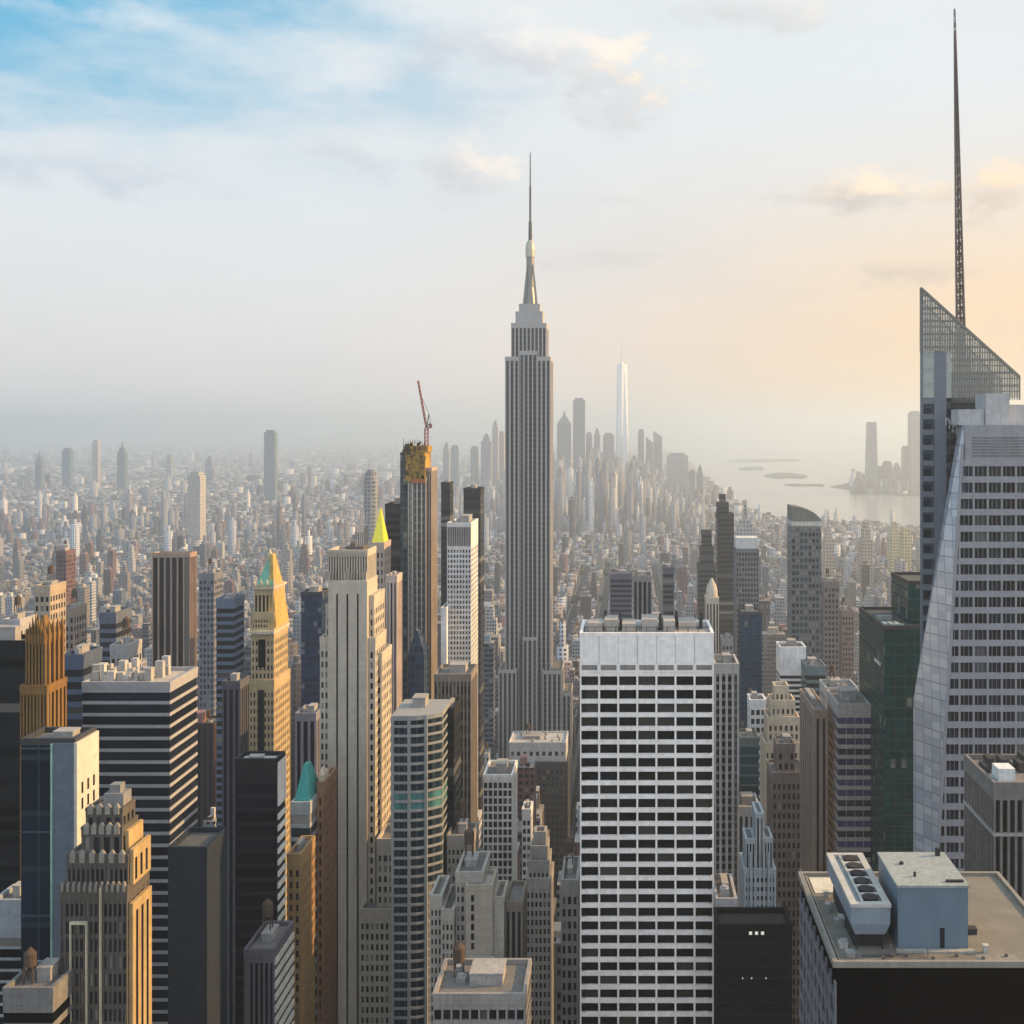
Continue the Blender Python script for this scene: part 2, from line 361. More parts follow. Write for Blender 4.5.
def block(rt, X0, X1, Y0, Y1, Z0, Z1, kind='grid', wm_=None, gm_=None, bay=5., fl=5.6, pf=.3, sf=.4, dep=.6, top=3., wname='wall', spm=None, bside=None, par=1.6, roofm=None, sides='fblr', cap=True):
    """one tier of a building between real-world extents"""
    wm_ = wm_ or wall(LIME); gm_ = gm_ or GL
    W_, D_ = X1 - X0, Y1 - Y0; Zt = Z1 - top
    nx = max(1, round(W_ / bay)); bw = W_ / nx; bs = bside or bay; ny = max(1, round(D_ / bs)); bd = D_ / ny
    nzf = max(1, int((Zt - Z0) / fl))
    wb_ = MB(); i_ = dep
    if kind == 'plain':
        wb_.box(X0, X1, Y0, Y1, Z0, Z1)
    else:
        wb_.box(X0+i_, X1-i_, Y0+i_, Y1-i_, Z0, Z1-.2)
        if top > 0: wb_.box(X0-.05, X1+.05, Y0-.05, Y1+.05, Zt, Z1)
    if kind in ('grid', 'ribs', 'punch'):
        pw, pd = bw * pf, bd * pf
        for i in range(nx + 1):
            c = X0 + i * bw; a, b = max(X0, c - pw/2), min(X1, c + pw/2)
            if i in (0, nx): continue
            wb_.box(a, b, Y0, Y1, Z0, Zt)
        for cx_ in (X0, X1):
            for cy_ in (Y0, Y1):
                wb_.box(cx_ if cx_ == X0 else X1 - pw*.7, X0 + pw*.7 if cx_ == X0 else X1, cy_ if cy_ == Y0 else Y1 - max(pd, .8)*.7, Y0 + max(pd, .8)*.7 if cy_ == Y0 else Y1, Z0, Zt)
        for i in range(ny + 1):
            if i in (0, ny): continue
            c = Y0 + i * bd; a, b = c - pd/2, c + pd/2
            wb_.box(X0 + .08, X1 - .08, a, b, Z0, Zt)
    if kind == 'grid':
        for k in range(nzf + 1):
            z = Zt - k * fl
            wb_.box(X0 + .16, X1 - .16, Y0 + .16, Y1 - .16, max(Z0, z - sf * fl), z + .01 if k else z)
        lst = []
        for k in range(nzf):
            cz = Zt - k * fl - sf * fl - (1 - sf) * fl / 2; h_ = (1 - sf) * fl + .1
            if cz - h_/2 < Z0: continue
            for i in range(nx): lst.append((0, X0 + (i + .5) * bw, Y0 + i_ - .1, cz, bw - pw + .2, h_))
            for i in range(ny):
                lst.append((1, X1 - i_ + .1, Y0 + (i + .5) * bd, cz, bd - pd + .2, h_))
                lst.append((1, X0 + i_ - .1, Y0 + (i + .5) * bd, cz, bd - pd + .2, h_))
        vis = 1 if (X0 + X1) < 0 else -1
        lst = [q for q in lst if q[0] == 0 or abs(q[2]) >= 0]
        panes(rt, lst, gm_)
    if kind == 'ribs':
        lst = []
        for i in range(nx): lst.append((0, X0 + (i + .5) * bw, Y0 + i_ - .1, (Z0 + Zt)/2, bw - pw + .2, Zt - Z0))
        for i in range(ny):
            lst.append((1, X1 - i_ + .1, Y0 + (i + .5) * bd, (Z0 + Zt)/2, bd - pd + .2, Zt - Z0))
            lst.append((1, X0 + i_ - .1, Y0 + (i + .5) * bd, (Z0 + Zt)/2, bd - pd + .2, Zt - Z0))
        g0, L = MB(), rt.location
        for ax, cx, cy, cz, w_, h_ in lst:
            a = (w_/2, .12) if ax == 0 else (.12, w_/2)
            px = VX + F * cx / cy
            if rt['_b'] > 0 and -5 < px < 1030:
                MB().box(cx-a[0], cx+a[0], cy-a[1], cy+a[1], cz-h_/2, cz+h_/2).build('window_strip', gm_, rt); rt['_b'] -= 1
            else: g0.box(cx-a[0], cx+a[0], cy-a[1], cy+a[1], cz-h_/2, cz+h_/2)
        if g0.v: g0.build('window_strip', gm_, rt, kind='stuff')
        if spm:
            sp = MB()
            for k in range(nzf):
                z = Zt - k * fl
                if z - sf*fl > Z0: sp.box(X0 + i_ - .32, X1 - i_ + .32, Y0 + i_ - .32, Y1 - i_ + .32, z - sf * fl, z)
            sp.build('spandrel', spm, rt)
    if kind == 'bands':
        for k in range(nzf + 1):
            z = Zt - k * fl
            wb_.box(X0, X1, Y0, Y1, max(Z0, z - sf * fl), z + (.0 if k else -.06))
        rest = MB()
        for k in range(nzf):
            z1 = Zt - k * fl - sf * fl + .05; z0 = z1 - (1 - sf) * fl - .1
            if z0 < Z0: continue
            m_ = MB().box(X0 + i_ - .2, X1 - i_ + .2, Y0 + i_ - .2, Y1 - i_ + .2, z0, z1)
            if rt['_b'] > 0 and in_frame((X0+X1)/2, Y0, z1): m_.build('window_band', gm_, rt); rt['_b'] -= 1
            else: rest.box(X0 + i_ - .2, X1 - i_ + .2, Y0 + i_ - .2, Y1 - i_ + .2, z0, z1)
        if rest.v: rest.build('window_band', gm_, rt, kind='stuff')
        if pf > 0:     # thin mullions between the panes
            ml = MB()
            for i in range(1, nx): c = X0 + i * bw; ml.box(c - .14, c + .14, Y0 + i_ - .34, Y1 - i_ + .34, Z0, Zt)
            for i in range(1, ny): c = Y0 + i * bd; ml.box(X0 + i_ - .34, X1 - i_ + .34, c - .14, c + .14, Z0, Zt)
            ml.build('mullion', STEEL if pf < .2 else wm_, rt)
    if kind == 'glass':
        wb_ = MB().box(X0, X1, Y0, Y1, Z0, Z1 - .1)
    wb_.build(wname, gm_ if kind == 'glass' else wm_, rt)
    if kind == 'glass':
        ml = MB()
        for i in range(1, nx): c = X0 + i * bw; ml.box(c - .12, c + .12, Y0 - .18, Y1 + .18, Z0, Z1 - .12)
        for i in range(1, ny): c = Y0 + i * bd; ml.box(X0 - .18, X1 + .18, c - .12, c + .12, Z0, Z1 - .12)
        for k in range(nzf + 1): z = Zt - k * fl; ml.box(X0 - .12, X1 + .12, Y0 - .12, Y1 + .12, z - .5, z)
        ml.build('mullion', wm_, rt)
    if cap:
        MB().box(X0 + .9, X1 - .9, Y0 + .9, Y1 - .9, Z1 - .15, Z1 + .1).build('roof', roofm or ROOF, rt)
        pm = MB()
        pm.box(X0 - .15, X1 + .15, Y0 - .15, Y0 + .85, Z1 - .3, Z1 + par).box(X0 - .15, X1 + .15, Y1 - .85, Y1 + .15, Z1 - .3, Z1 + par)
        pm.box(X0 - .15, X0 + .85, Y0 + .85, Y1 - .85, Z1 - .3, Z1 + par).box(X1 - .85, X1 + .15, Y0 + .85, Y1 - .85, Z1 - .3, Z1 + par)
        pm.build('parapet', wm_ if kind != 'glass' else DKM, rt)

def tank(rt, cx, cy, z, r=1.8, h=4.2):
    m_ = MB().rings(cx, cy, [(r, z + 4.5), (r, z + 4.5 + h), (.15, z + 4.5 + h + 1.5)], 14)
    for a in range(4): q = (cx + r*.7*(1 if a & 1 else -1), cy + r*.7*(1 if a & 2 else -1)); m_.box(q[0]-.18, q[0]+.18, q[1]-.18, q[1]+.18, z, z + 4.6)
    m_.build('water_tank', wall((.085, .062, .048), .9, .3), rt)
def gear(rt, X0, X1, Y0, Y1, z, seed=0, tanks=0, m_=None, n=7, hmax=9):
    """lift houses, ducts and fans on a flat roof"""
    rd = random.Random(seed); W_, D_ = X1 - X0, Y1 - Y0
    bw_, bd_ = W_ * rd.uniform(.3, .5), D_ * rd.uniform(.35, .55); bx = X0 + W_ * rd.uniform(.15, .45); by = Y0 + D_ * rd.uniform(.3, .4)
    bh = hmax * rd.uniform(.35, .65)
    MB().box(bx, bx + bw_, by, by + bd_, z, z + bh).box(bx - .2, bx + bw_ + .2, by - .2, by + bd_ + .2, z + bh, z + bh + .5).build('roof_house', m_ or wall((.3, .29, .28)), rt)
    g_ = MB()
    for i in range(n):
        s = rd.uniform(1.2, 3.4); x = rd.uniform(X0 + 3, X1 - 3); y = rd.uniform(Y0 + 2.5, Y1 - 2.5)
        if bx - s < x < bx + bw_ + s and by - s < y < by + bd_ + s: continue
        hh = rd.uniform(1.2, 3.6); g_ = MB(); g_.box(x - s/2, x + s/2, y - s/2, y + s/2, z, z + hh)
        g_.rings(x, y, [(s*.36, z + hh), (s*.36, z + hh + .7)], 10); g_.build('roof_vent', STEEL, rt)
    for i in range(tanks): tank(rt, bx + bw_ * (.25 + .5 * i) , by + bd_ * .5, z + bh + .5)

def tower(label, x0, x1, yt, Y, D, ref=None, yb=1024, kind='grid', wallc=LIME, gm_=None, tanks=0, seed=None, name='office_tower', g=True, tiers=(), cat='building', **kw):
    """a flat-fronted block given where its front stands; tiers = narrower blocks stepping up from the main roof"""
    rt = root(label, x0, x1, yt, Y, D, ref, yb, name, cat)
    wm_ = wall(wallc) if isinstance(wallc, tuple) else wallc
    X0, X1, Z = PX(x0, Y), PX(x1, Y), PZ(yt, Y)
    block(rt, X0, X1, Y, Y + D, 0, Z, kind, wm_, gm_, **kw)
    ex = (X0, X1, Y, Y + D, Z)
    for (a, b, y2, dy0, dD) in tiers:
        zz = PZ(y2, Y); block(rt, PX(a, Y), PX(b, Y), Y + dy0, Y + dy0 + dD, ex[4] + .1, zz, kind, wm_, gm_, **{**kw, 'top': min(kw.get('top', 3.), 2.)})
        ex = (PX(a, Y), PX(b, Y), Y + dy0, Y + dy0 + dD, zz)
    if g: gear(rt, ex[0] + 1, ex[1] - 1, ex[2] + 1.5, ex[3] - 1, ex[4] + .1, seed if seed is not None else int(x0 * 7 + yt), tanks, n=max(3, int((ex[1]-ex[0])/5)), hmax=min(9, 3 + (ex[1]-ex[0])*.25))
    return rt

# ================================================================== LANDMARKS
# ---- the great stepped skyscraper with the mast
def skyscraper():
    Y = 1300; s = Y / F
    rt = root('tallest grey stepped skyscraper with a needle mast in the centre of the skyline', 499, 571, 148, Y, 62, 'the tallest central skyscraper', 742, 'skyscraper')
    st = wall((.40, .385, .38), .7, .10); gl = glass((.03, .03, .034), .25, .25, (.14, .135, .13)); sp = wall((.07, .066, .07), .6, .1)
    kw = dict(kind='ribs', wm_=st, gm_=gl, fl=6.2, sf=.42, pf=.36, dep=1.1, spm=sp)
    def b(x0, x1, yt, dy, D, z0=0, bay=5.6, **k):
        block(rt, PX(x0, Y), PX(x1, Y), Y + dy, Y + dy + D, z0, PZ(yt, Y), bay=bay, bside=4.4, **{**kw, **k})
    b(499, 517, 670, -7, 60, top=2); b(543, 562, 671, -7, 60, top=2); b(562.3, 571, 694, -3, 50, top=2)
    b(523, 537.5, 638, -5, 40, top=2)
    b(505, 519, 358, 0, 48); b(537, 550.5, 358, 0, 48); b(519.3, 536.7, 352, 3.5, 41, pf=.3)
    z = PZ(358, Y)
    b(510.6, 546, 324, 5, 38, z0=z - 2, top=4, bay=4.6)
    b(514.7, 542, 312, 9, 30, z0=PZ(326, Y), kind='plain'); b(518, 539, 304, 12, 24, z0=PZ(314, Y), kind='plain')
    cx = PX(528.5, Y); cy = Y + 24
    lead = metal((.22, .21, .19), .4, .4); gold = metal((.42, .40, .30), .35, .5)
    r = lambda px: px * s / 2
    m_ = MB().rings(cx, cy, [(r(14), PZ(304, Y)), (r(12), PZ(297, Y)), (r(8.5), PZ(285, Y)), (r(8), PZ(254, Y))], 16)
    for a in range(4):
        q = a * math.pi / 2 + math.pi / 4; dxx, dyy = math.cos(q), math.sin(q)
        m_.loft([(cx + dxx*r(18) + i, cy + dyy*r(18) + j, PZ(304, Y)) for i, j in ((-1,-1),(1,-1),(1,1),(-1,1))],
                [(cx + dxx*r(8) + i, cy + dyy*r(8) + j, PZ(262, Y)) for i, j in ((-.6,-.6),(.6,-.6),(.6,.6),(-.6,.6))])
    m_.build('mooring_mast', lead, rt)
    MB().rings(cx, cy, [(r(9.6), PZ(254, Y)), (r(9.8), PZ(246, Y)), (r(9), PZ(241, Y)), (r(5), PZ(237, Y))], 16).build('dome', gold, rt)
    MB().rings(cx, cy, [(r(4.2), PZ(239, Y)), (r(3.6), PZ(219, Y)), (r(2.4), PZ(217, Y)), (r(2.2), PZ(182, Y)), (r(1.5), PZ(180, Y)), (r(1.1), PZ(150, Y)), (.15, PZ(146, Y))], 8).build('antenna', wall((.1, .1, .1), .5), rt)
skyscraper()

# ---- white grid slab, right of centre
def grid_slab():
    Y = 400; D = 27
    rt = root('broad white concrete slab with a grid of black windows and a blank top band', 580, 713.7, 635, Y, D, 'the broad white grid slab', 1024, 'office_slab')
    X0, X1, Z = PX(580, Y), PX(713.7, Y), PZ(635, Y); s = Y / F
    wm_ = wall((.82, .79, .76), .75, .16)
    dk = glass((.006, .007, .009), .22, .3, (.06, .058, .052), spec=.06)
    block(rt, X0, X1, Y, Y + D, 0, Z, 'grid', wm_, dk, bay=(X1-X0)/7, fl=13.62*s, pf=.10, sf=.31, dep=1.5, top=37.2*s, par=.8, bside=7, roofm=wall((.30, .29, .28), .95, .3))
    # thin louvre row and the panel joints of the blank band
    lv = MB(); bw = (X1 - X0) / 7
    for i in range(7): lv.box(X0 + i*bw + .6, X0 + (i+1)*bw - .6, Y - .12, Y, PZ(670, Y), PZ(665, Y))
    lv.build('louvre', wall((.22, .21, .2)), rt)
    j = MB()
    for i in range(1, 7): j.box(X0 + i*bw - .1, X0 + i*bw + .1, Y - .12, Y, PZ(664, Y), PZ(636, Y))
    j.build('panel_joint', wall((.42, .41, .39)), rt)
    z = Z + .1; m_ = MB()
    for a, b, h_, y0, y1 in ((8, 22, 3.2, 5, 15), (24, 38, 4.0, 7, 18), (42, 56, 3, 5, 16), (62, 78, 4.0, 8, 20), (84, 96, 3.8, 6, 18), (100, 118, 2.6, 10, 22)):
        m_.box(X0 + a*s, X0 + b*s, Y + y0, Y + y1, z, z + h_)
    m_.build('roof_house', wall((.36, .34, .31)), rt)
    k = MB()
    for a, y0 in ((39, 10), (80, 9), (23, 16), (97, 15), (122, 12)): k.box(X0 + a*s, X0 + (a+3)*s, Y + y0, Y + y0 + 5, z, z + 4.2).rings(X0 + (a+1.5)*s, Y + y0 + 2.5, [(.5, z+4.2), (.5, z+5.6)], 8)
    for i in range(12): a = 4 + i * 10.4; k.box(X0 + a*s, X0 + a*s + .25, Y + 2, Y + 2.3, z, z + 2.2)
    k.box(X0 + 4*s, X1 - 4*s, Y + 2.02, Y + 2.2, z + 2.2, z + 2.4)
    k.build('roof_equipment', DKM, rt)
grid_slab()

# ---- tall limestone tower with three dark window slots
def slot_tower():
    Y = 520; s = Y / F
    rt = root('tall limestone tower with three dark full-height window slots and a carved crown', 319, 378, 554, Y, 40, 'the slotted limestone tower', 1024, 'stepped_tower')
    st = wall((.46, .415, .345), .85, .2); X = lambda x: PX(x, Y); Zy = lambda y: PZ(y, Y)
    dk = GLB
    # main slab: piers standing proud of three dark slots
    def slab(a, b, yt, dy, D, z0=0, slots=()):
        m_ = MB(); m_.box(X(a), X(b), Y + dy + 1.2, Y + dy + D, z0, Zy(yt)); top_ = Zy(yt + 13)
        ed = [a]
        for q in slots: ed += [q - .95, q + .95]
        ed.append(b)
        for u, v in zip(ed[0::2], ed[1::2]): m_.box(X(u), X(v), Y + dy, Y + dy + 1.3, z0, Zy(yt))
        for q in slots: m_.box(X(q - 1.1), X(q + 1.1), Y + dy + .05, Y + dy + 1.2, top_, Zy(yt) - .05)
        m_.build('shaft', st, rt)
        for q in slots: MB().box(X(q - 1), X(q + 1), Y + dy + 1.05, Y + dy + 1.25, z0, top_).build('window_strip', dk, rt)
    slab(328.2, 367, 581, 0, 22, slots=(337, 347.3, 357.7))
    kw = dict(wm_=st, gm_=glass((.02, .022, .028), .15, .18), kind='grid', bay=5*s, fl=10.3*s, pf=.45, sf=.42, dep=.5)
    block(rt, X(324), X(328), Y + 3, Y + 24, 0, Zy(609), **{**kw, 'bside': 4})
    block(rt, X(319), X(328), Y + 1.5, Y + 25, 0, Zy(641), **{**kw, 'bside': 4})
    block(rt, X(367.2), X(374.5), Y + 1.5, Y + 25, 0, Zy(642), **{**kw, 'bside': 4})
    block(rt, X(367.2), X(372), Y + 4, Y + 27, 0, Zy(600), **{**kw, 'bside': 4})
    block(rt, X(367), X(378), Y + 8, Y + 30, 0, Zy(660), **{**kw, 'bside': 4})
    # crown: carved fins with small arches between
    block(rt, X(326.3), X(366), Y + 3, Y + 21, Zy(583), Zy(554), kind='ribs', wm_=st, gm_=glass((.10, .09, .075), .5), bay=2.6*s, pf=.5, dep=.9, top=1.5, fl=6)
    fn = MB()
    for i in range(13):
        x = 328.5 + i * 3.05; hi = 571 if i in (3, 6, 9) else 575.5
        fn = MB(); fn.box(X(x - .4), X(x + .4), Y + 1.9, Y + 3.2, Zy(583), Zy(hi)); fn.frus(X(x-.4), X(x+.4), Y+1.9, Y+3.2, Zy(hi), X(x-.02), X(x+.02), Y+2.5, Y+2.6, Zy(hi - 4)); fn.build('crown_fin', st, rt)
    for i in range(16): x = 327 + i * 2.5; MB().box(X(x - .35), X(x + .35), Y + 2.4, Y + 3.1, Zy(556), Zy(551.6)).build('crown_fin', st, rt)
    MB().box(X(341), X(359), Y + 8, Y + 17, Zy(554), Zy(548.5)).box(X(345), X(350), Y + 10, Y + 14, Zy(548.5), Zy(545.5)).build('roof_house', wall((.12, .11, .10)), rt)
    # lower wings to the right
    block(rt, X(378.2), X(401), Y - 3, Y + 17, 0, Zy(840), **{**kw, 'bay': 5.2*s, 'bside': 4, 'top': 4})
    block(rt, X(364), X(398), Y - 8, Y + 12, 0, Zy(905), **{**kw, 'bay': 5*s, 'bside': 4, 'top': 3})
    block(rt, X(398.3), X(403), Y - 6, Y + 16, 0, Zy(882), **{**kw, 'bside': 4, 'top': 2})
    block(rt, X(319.4), X(327.6), Y - 2, Y + 1, 0, Zy(905), **{**kw, 'top': 2})
slot_tower()

# ---- green pyramid tower on the left
def green_top():
    Y = 560; s = Y / F
    rt = root('limestone tower with a green copper pyramid roof and gold-toned sunlit side', 249, 290, 552, Y, 28, 'the green pyramid tower', 765, 'spired_tower')
    st = wall((.42, .33, .20), .85, .25); X = lambda x: PX(x, Y); Zy = lambda y: PZ(y, Y)  # stone warmed overall to add gold to its sunlit side
    cop = wall((.16, .40, .30), .6, .2)
    kw = dict(wm_=st, gm_=GL, kind='grid', bay=3.6*s, fl=8.2*s, pf=.5, sf=.42, dep=.5, bside=3.4)
    block(rt, X(249), X(274), Y, Y + 27, 0, Zy(683), **kw)
    block(rt, X(250), X(273), Y + 1.5, Y + 25, Zy(684), Zy(632), **{**kw, 'top': 3})
    block(rt, X(250.6), X(272.6), Y + 2, Y + 24, Zy(632), Zy(616), kind='grid', wm_=st, gm_=GL, bay=2.6*s, fl=4.6*s, pf=.45, sf=.35, dep=.8, bside=3, top=1.5)
    block(rt, X(252), X(271.5), Y + 3, Y + 22, Zy(616), Zy(590), kind='ribs', wm_=st, gm_=GLB, bay=3.9*s, pf=.4, dep=1.2, bside=3.6, top=3)
    m_ = MB(); m_.box(X(248.6), X(274.2), Y - .6, Y + 26, Zy(634), Zy(631)); m_.box(X(251), X(272.6), Y + 2, Y + 24, Zy(590), Zy(588))
    for q in (252, 259, 265, 272): m_.box(X(q - .8), X(q + .8), Y + 2.2, Y + 4.2, Zy(588), Zy(584)).frus(X(q-.8), X(q+.8), Y+2.2, Y+4.2, Zy(584), X(q-.05), X(q+.05), Y+3.1, Y+3.3, Zy(580))
    m_.build('cornice', wall((.47, .42, .34)), rt)
    MB().box(X(257.3), X(264.6), Y + 1.25, Y + 1.6, Zy(668), Zy(640)).build('tall_window', GLB, rt)
    MB().box(X(258), X(264), Y - .3, Y + .3, Zy(764), Zy(690)).build('window_strip', GLB, rt)
    gb_ = MB().frus(X(266), X(275), Y + 2, Y + 23, Zy(628), X(266), X(271.5), Y + 4, Y + 20, Zy(592)).frus(X(266), X(271.5), Y + 4, Y + 20, Zy(592), X(264), X(266.4), Y + 10, Y + 14, Zy(556)); gb_.build('gable', wall((.46, .31, .11), .6, .4), rt)  # gable coloured gold, standing in for sun on the right slope
    MB().frus(X(253), X(270.5), Y + 4, Y + 21, Zy(588), X(260.4), X(263.4), Y + 11, Y + 14, Zy(563)).build('roof', cop, rt)
    MB().box(X(260), X(263.8), Y + 10.6, Y + 14.4, Zy(563), Zy(558)).frus(X(260), X(263.8), Y+10.6, Y+14.4, Zy(558), X(261.85), X(261.95), Y+12.4, Y+12.6, Zy(551)).build('lantern', wall((.45, .40, .28)), rt)
green_top()

# ---- crystalline glass tower at the right edge with a sloping glass screen and spire
def crystal():
    Y = 440; s = Y / F
    rt = root('faceted glass tower with a sloping glass screen top and a tall tapering spire', 914, 1150, 288, Y, 70, 'the faceted glass tower', 862, 'glass_tower')
    FOOT.append((PX(905, Y), PX(1150, Y), Y - 4, Y + 90))
    P3 = lambda x, y, d=0: (PX(x, Y + d), Y + d, PZ(y, Y + d))
    alu = metal((.40, .41, .43), .4, .25); sol = wall((.25, .26, .29), .5, .15, .5)
    gl = glass((.010, .015, .024), .1, .12, (.12, .125, .13)); fac_m = None
    yb = 1650       # ground
    # faceted front block
    xt, xb = 964.0, 964.0 - (1650 - 432) * 26 / 428.
    bt, bb = 959.0, 913.0
    x_at = lambda y: xt + (y - 432) * (xb - xt) / (1650 - 432)
    zt = PZ(425, Y)
    zg = 0.0; y0g = VY + F * H / Y
    At = (PX(964, Y), Y, zt); Ab = (PX(x_at(y0g), Y), Y, 0)
    def facet_x(y): return 959 + (y - 432) * (914 - 959) / (700 - 432) if y < 700 else 914
    # the facet: a pale reflective triangle-like plane between front and left side
    Yb = Y + 16
    zk = PZ(700, Yb)
    Bt = (PX(959.5, Yb), Yb, zt); Bk = (PX(914, Yb), Yb, zk); Bb = (PX(914, Yb), Yb, 0)
    XR = PX(1170, Y); YB = Y + 60
    body = MB()
    Zk_x = At[0] + (Ab[0] - At[0]) * (zt - zk) / zt
    Ak = (Zk_x, Y, zk)
    xk_ = PX(917.5, YB)
    body.loft([Ab, (XR, Y, 0), (XR, YB, 0), (xk_, YB, 0), Bb], [Ak, (XR, Y, zk), (XR, YB, zk), (xk_, YB, zk), Bk])
    body.loft([Ak, (XR, Y, zk), (XR, YB, zk), (xk_, YB, zk), Bk], [At, (XR, Y, zt), (XR, YB, zt), (PX(961, YB), YB, zt), Bt])
    body.v = [(x, y + .9, z) for x, y, z in body.v]
    # the curtain wall of the facet: pale reflecting glass
    fm, t, p = nmat('facet_glass')
    g_ = t.new('ShaderNodeNewGeometry'); x_, y_, z_ = t.xyz(g_.outputs['Position'])
    cu = t.m('DIVIDE', x_, 2.2); cv = t.m('DIVIDE', z_, 6.15)
    wn = t.new('ShaderNodeTexWhiteNoise', noise_dimensions='2D'); t.l.new(t.vec(t.m('FLOOR', cu), t.m('FLOOR', t.m('MULTIPLY', cv, 2)), 0), wn.inputs[0])
    ln = t.m('MAXIMUM', t.m('GREATER_THAN', t.m('FRACT', cv), .93), t.m('GREATER_THAN', t.m('FRACT', cu), .93))
    t.l.new(t.mix(ln, t.mix(wn.outputs[0], (.34, .40, .48, 1), (.56, .60, .66, 1)), (.25, .26, .28, 1)), p.inputs['Base Color'])
    p.inputs['Metallic'].default_value = .3; p.inputs['Roughness'].default_value = .22
    body.build('curtain_wall', fm, rt)
    # front grid: spandrels and mullions clipped to the slanted edge
    fl = 16.35 * s; gr_ = MB(); pn = []
    zf = PZ(452, Y); k = 0; xe = lambda z: At[0] + (Ab[0] - At[0]) * (zt - z) / zt + .5
    bay = 14.1 * s; xr0 = PX(1024 + 6, Y)
    gr_.box(xe(zt) - .2, XR, Y - .3, Y + 1, PZ(460, Y), zt)
    n_ = int(zf / fl)
    for k in range(n_):
        z1 = PZ(460, Y) - k * fl; z0 = z1 - fl * .38
        if z0 < 0: break
        gr_.loft([(xe(z0), Y - .35, z0), (XR, Y - .35, z0), (XR, Y + 1, z0), (xe(z0), Y + 1, z0)], [(xe(z1), Y - .35, z1), (XR, Y - .35, z1), (XR, Y + 1, z1), (xe(z1), Y + 1, z1)])
        wz1 = z0 + .05; wz0 = z1 - fl - .05; cz = (wz1 + wz0) / 2; xl = xe(wz1)
        i = 0
        while True:
            c1 = xr0 - i * bay; c0 = c1 - bay
            if c1 < xl + .6: break
            a = max(c0, xl)
            if c1 - a > .8: pn.append((0, (a + c1) / 2, Y + .55, cz, c1 - a - .7, wz1 - wz0))
            if c0 > xl: gr_.box(c0 - .36, c0 + .36, Y - .2, Y + 1, wz0, wz1)
            for q in (.33, .66):
                if bay*q + c0 > xl + .5: gr_.box(c0 + bay*q - .07, c0 + bay*q + .07, Y + .2, Y + .6, wz0, wz1)
            i += 1
        for i in range(1, 12): c1 = xr0 + i * bay; pn.append((0, c1 - bay/2, Y + .55, cz, bay - .7, wz1 - wz0)); gr_.box(c1 - bay - .36, c1 - bay + .36, Y - .2, Y + 1, wz0, wz1)
    for k in range(n_ + 1):   # slanted corner post
        z1 = PZ(460, Y) - (k - 1) * fl; z0 = max(0, z1 - fl)
        if z1 <= 0: break
        z1 = min(z1, zt)
        gr_.loft([(xe(z0)-.9, Y-.42, z0), (xe(z0)-.1, Y-.42, z0), (xe(z0)-.1, Y+.8, z0), (xe(z0)-.9, Y+.8, z0)], [(xe(z1)-.9, Y-.42, z1), (xe(z1)-.1, Y-.42, z1), (xe(z1)-.1, Y+.8, z1), (xe(z1)-.9, Y+.8, z1)])
    gr_.build('window_grid', sol, rt)
    panes(rt, pn, gl)
    # louvre band at the top and plant on the roof
    lv = MB()
    for i in range(7): z = PZ(437 + i * 3, Y); lv.box(At[0] + 3, XR, Y - .55, Y - .3, z - .5, z)
    lv.build('louvre', wall((.16, .18, .19), .5), rt)
    pl = MB(); pale = wall((.42, .42, .43), .6, .2)
    for x0, x1, y1, d0, d1 in ((963, 989, 409, 6, 16), (989.5, 1013, 393, 4, 18), (1014, 1040, 404, 10, 22)): pl.box(PX(x0, Y), PX(x1, Y), Y + d0, Y + d1, zt, PZ(y1, Y))
    pl.build('roof_house', pale, rt)
    rl = MB()
    for i in range(6): q = Vector(P3(946 + i*3.6, 418 + i*3.2, 10)); rl.bar(q, q + Vector((1.6, 0, -1.4)), .2); rl.box(q.x - .15, q.x + .15, q.y, q.y + .3, q.z - 3, q.z)
    rl.build('railing', STEEL, rt)
    # rear block: dark glass, rising to the sloping screen
    Yr = Y + 30
    XL, XR2 = PX(920, Yr), PX(1019, Yr)
    zb = PZ(352, Yr)
    dg = facade((.05, .07, .09), 8.2, 6.2, .8, .55, (.008, .016, .032), .08, .06)
    zs0, zs1 = PZ(288, Yr), PZ(377, Yr)
    blk = MB().prism([(XL, Yr), (PX(951, Yr), Yr), (PX(951, Yr), Yr + 30), (PX(921.5, Yr + 30), Yr + 30)], 0, zb); blk.box(PX(951, Yr) + .02, PX(997, Yr), Yr + 4, Yr + 30, 0, PZ(372, Yr))
    blk.build('rear_wall', dg, rt)
    fin = MB(); 
    for a, b in ((XL, XL + 1.1), (PX(934, Yr), PX(946, Yr))): fin.box(a, b, Yr - .7, Yr, 0, PZ(351, Yr) if a > XL else PZ(289, Yr))
    for k in range(60):
        z = PZ(352 + k * 15.5, Yr)
        if z < 4: break
        fin.box(XL + 1.1, PX(934, Yr), Yr - .4, Yr, z - 2.2, z)
        if k > 1: fin.box(PX(946, Yr), PX(990, Yr), Yr + 3.5, Yr + 4, z - 1.6, z)
    fin.build('cladding', wall((.13, .155, .19), .5, .1, .5), rt)
    # the screen: floors of glass with posts, its top edge sloping down to the right
    sg, t, p = nmat('screen_glass')
    p.inputs['Base Color'].default_value = (.55, .6, .56, 1); p.inputs['Roughness'].default_value = .12; p.inputs['Alpha'].default_value = .42; p.inputs['Metallic'].default_value = .2
    top_z = lambda X_: zs0 + (zs1 - zs0) * (X_ - XL) / (XR2 - XL)
    q = MB(); y_ = Yr - .5
    q.loft([(XL, y_, PZ(398, Yr)), (XR2, y_, PZ(398, Yr)), (XR2, y_ + .15, PZ(398, Yr)), (XL, y_ + .15, PZ(398, Yr))], [(XL, y_, zs0), (XR2, y_, zs1), (XR2, y_ + .15, zs1), (XL, y_ + .15, zs0)])
